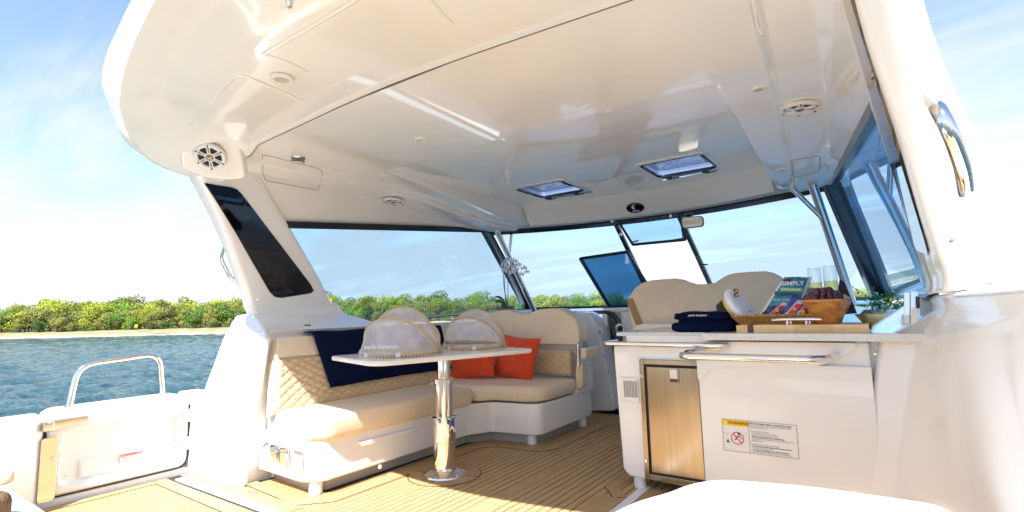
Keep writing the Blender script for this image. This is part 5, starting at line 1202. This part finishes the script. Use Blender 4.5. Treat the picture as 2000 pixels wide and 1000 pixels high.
# plant bowl
pb = PY(1737, 637, 3.3); PBc = V((pb.x+.0, 3.12, ZT)); PBc.x = PY(1737, 640, 3.12).x
pt = thing('leafy_plant', PBc, 'small bushy green plant in a shallow tan bowl beside the starboard window', 'plant')
ob('bowl', lathe([(.075, 0), (.08, .003), (.115, .045), (.138, .078), (.134, .079), (.10, .05), (.0, .05)], PBc, 36), BOW2, pt, smooth=True)
ob('silver_wrap', lathe([(.06, .05), (.085, .07), (.095, .10), (.08, .098), (.05, .08)], PBc, 18), SILV, pt)
pg = random.Random(11); lv = []
def leaf(p, d, s_):
    d = d.normalized(); a = d.cross(V((pg.gauss(0, 1), pg.gauss(0, 1), 1))).normalized(); n_ = d.cross(a)
    return [p, p+d*s_*.5+a*s_*.42, p+d*s_*.95+a*s_*.25+n_*s_*.1, p+d*s_*1.1, p+d*s_*.95-a*s_*.25+n_*s_*.1, p+d*s_*.5-a*s_*.42], [(0, 1, 2, 3, 4, 5)]
for k in range(46):
    a = pg.random()*2*PI; el = pg.uniform(.15, 1.4); L = pg.uniform(.09, .15)*(1.0 if k > 4 else 1.45)
    d0 = V((math.cos(a)*math.cos(el), math.sin(a)*math.cos(el), math.sin(el))); p0 = PBc+V((0, 0, .07)); tip = p0+d0*L+V((0, 0, -.02*math.cos(el)))
    if k < 26: ob('stem', tube([p0, p0+d0*L*.5+V((0, 0, .01)), tip], .0014, 4), LEAF, pt)
    for j in range(11):
        q_ = p0+(tip-p0)*(.25+.75*j/10); dd = V((pg.gauss(0, 1), pg.gauss(0, 1), pg.gauss(.3, .8))); lv.append(leaf(q_, dd, pg.uniform(.011, .019)))
fo = ob('foliage', join(*lv), LEAF, pt); tag(fo, kind='stuff')
# sliding window catch / stand (chrome and white upright plates)
wc = thing('window_latch', PY(1786, 605, 2.62), 'white and steel upright catch plates with a dark pull at the end of the worktop', 'latch')
for u0, u1, v0, v1, y, m_ in ((1766, 1777, 572, 632, 2.80, PLAS), (1779, 1794, 569, 634, 2.78, PLAS), (1776, 1780, 568, 634, 2.84, CHR)):
    ob('plate', prism([PY(u0, v0, y), PY(u1, v0+1, y), PY(u1, v1, y), PY(u0, v1, y)], (0, .03, 0)), m_, wc, bev=.003)
ob('pull', prism(rndpoly([PY(1788, 578, 2.77), PY(1797, 580, 2.77), PY(1797, 603, 2.77), PY(1789, 602, 2.77)], .006, 3), (0, .02, 0)), BLK, wc, bev=.002)
# orchid at the port window corner
oc = PX(978, 603, -3.22); oc = V((-3.22, 4.42, 1.035)); oc = PY(983, 606, 4.45)
orc = thing('white_orchid', oc, 'white orchid in a wooden trough at the port windscreen corner', 'orchid')
ob('trough', prism([oc+V((-.085, 0, -.02)), oc+V((.08, 0, -.02)), oc+V((.09, 0, .045)), oc+V((-.10, 0, .035))], (0, .09, 0)), BARKW, orc, bev=.01)
ob('shelf', box(oc+V((0, .05, -.035)), (.4, .3, .03)), GEL, orc)
for (u0, v0), (u1, v1), (u2, v2), w_ in (((988, 598), (974, 580), (968, 594), .035), ((988, 597), (982, 577), (966, 580), .030), ((990, 600), (978, 592), (982, 603), .035), ((988, 597), (992, 580), (986, 586), .028)):
    P0, P1, P2 = PY(u0, v0, 4.42), PY(u1, v1, 4.38), PY(u2, v2, 4.36)
    def lf(u, v):
        c = P0*(1-u)**2+P1*2*u*(1-u)+P2*u*u; d = (P1-P0)*(1-u)+(P2-P1)*u; sd = d.cross(V((0, 1, 0))).normalized(); return c+(sd+V((0, .4, 0)))*(v-.5)*w_*math.sin(PI*(.08+.9*u))**.6
    ob('leaf', grid(lf, 12, 4), OLEAF, orc, smooth=True)
for pts in ([(990, 598), (984, 560), (983, 535), (986, 522)], [(991, 598), (986, 570), (985, 545), (990, 530)], [(992, 598), (992, 555), (991, 530), (1002, 515), (1014, 521)]):
    ob('stem', tube(rnd([PY(u, v, 4.42) for u, v in pts], .05, 4), .0035, 6), BARK, orc)
def flower(c, s_, rz, seed):
    f = thing_part('flower', c, orc); g = random.Random(seed); vs_, fs_ = [], []
    nf_ = V((math.sin(rz), -1, g.uniform(-.3, .2))).normalized(); a_ = nf_.cross(V((0, 0, 1))).normalized(); b_ = a_.cross(nf_)
    for k, (ang, w_, l_) in enumerate(((90, .55, 1), (210, .5, .95), (330, .5, .95), (10, 1.0, 1.0), (170, 1.0, 1.0))):
        an = R(ang+g.uniform(-6, 6)); d = a_*math.cos(an)+b_*math.sin(an); e_ = nf_.cross(d); k0 = len(vs_)
        vs_ += [c, c+d*s_*.4*l_+e_*s_*.38*w_+nf_*s_*.05, c+d*s_*.8*l_+e_*s_*.36*w_, c+d*s_*l_-nf_*s_*.08, c+d*s_*.8*l_-e_*s_*.36*w_, c+d*s_*.4*l_-e_*s_*.38*w_+nf_*s_*.05]; fs_.append(tuple(range(k0, k0+6)))
    o_ = ob('flower', (vs_, fs_), PETAL, orc); ob('lip', lathe([(0, .008), (s_*.16, .004), (s_*.1, -.002)], c+nf_*.004, 8, nf_), YEL2, o_)
def thing_part(*a): return None
for i, (u, v, s_, rz) in enumerate([(984, 517, .044, -.3), (985, 529, .034, -.1), (997, 522, .038, .2), (1000, 532, .034, .1), (1004, 510, .030, .5), (992, 507, .030, .0), (1012, 517, .028, .5), (1018, 536, .026, .3), (1023, 524, .028, .6), (1029, 531, .022, .4), (1008, 526, .028, .2)]):
    flower(PY(u, v, 4.38), s_*1.35, rz, i)
# ============================================================ FOREGROUND SEATS
fs1 = thing('aft_sunpad', (-2.9, .1, 0), 'white cushion corner of an aft seat at the lower left of the photo', 'seat')
pad('cushion', [(-3.62, -.6, 0), (-1.7, -.6, 0), (-1.7, .52, 0), (-3.55, .52, 0)], .36, .45, WCUSH, fs1)
ob('base', bx(-3.6, -1.8, -.6, .44, 0, .355), GEL, fs1, bev=.02)
br = thing('brown_pillow', (-2.45, .3, .45), 'brown textured pillow lying on the white aft cushion', 'pillow')
slab(PZ(-68, 1000, .49), .16, .14, .09, R(20), BRPIL, br, 2, 'cover', .6)
b2 = thing('cream_headrest', (-3.0, .5, .45), 'rounded cream headrest end poking in at the left frame edge', 'cushion'); slab(PZ(-18, 930, .47), .16, .10, .06, R(0), CREAM, b2, 6, 'cover', .7)
lk = thing('cockpit_locker', (-.1, 1.5, 0), 'white rounded locker top at the bottom right of the photo', 'locker')
lp_ = [(-.66, 1.2, 0), (-.625, 1.44, 0), (-.56, 1.60, 0), (-.53, 1.71, 0), (-.45, 1.81, 0), (-.20, 1.87, 0), (.14, 1.87, 0), (.14, 1.2, 0)]
pad('lid', lp_, .36, .455, GEL, lk, .03, .004); ob('body', prism([V(p)+V((.02 if p[0] < 0 else -.01, -.02, 0)) for p in lp_], (0, 0, .38)), GEL, lk)
# a hand-hold at the roof's aft edge (stub at the top of the photo)
nb_ = thing('navigation_fitting', PZ(566, 2, 2.09), 'tiny brass fitting at the top edge of the photo under the overhang', 'fitting')
ob('fitting', lathe([(.012, .01), (.014, -.01), (.008, -.03)], PZ(566, -2, 2.09), 12), CHR, nb_)
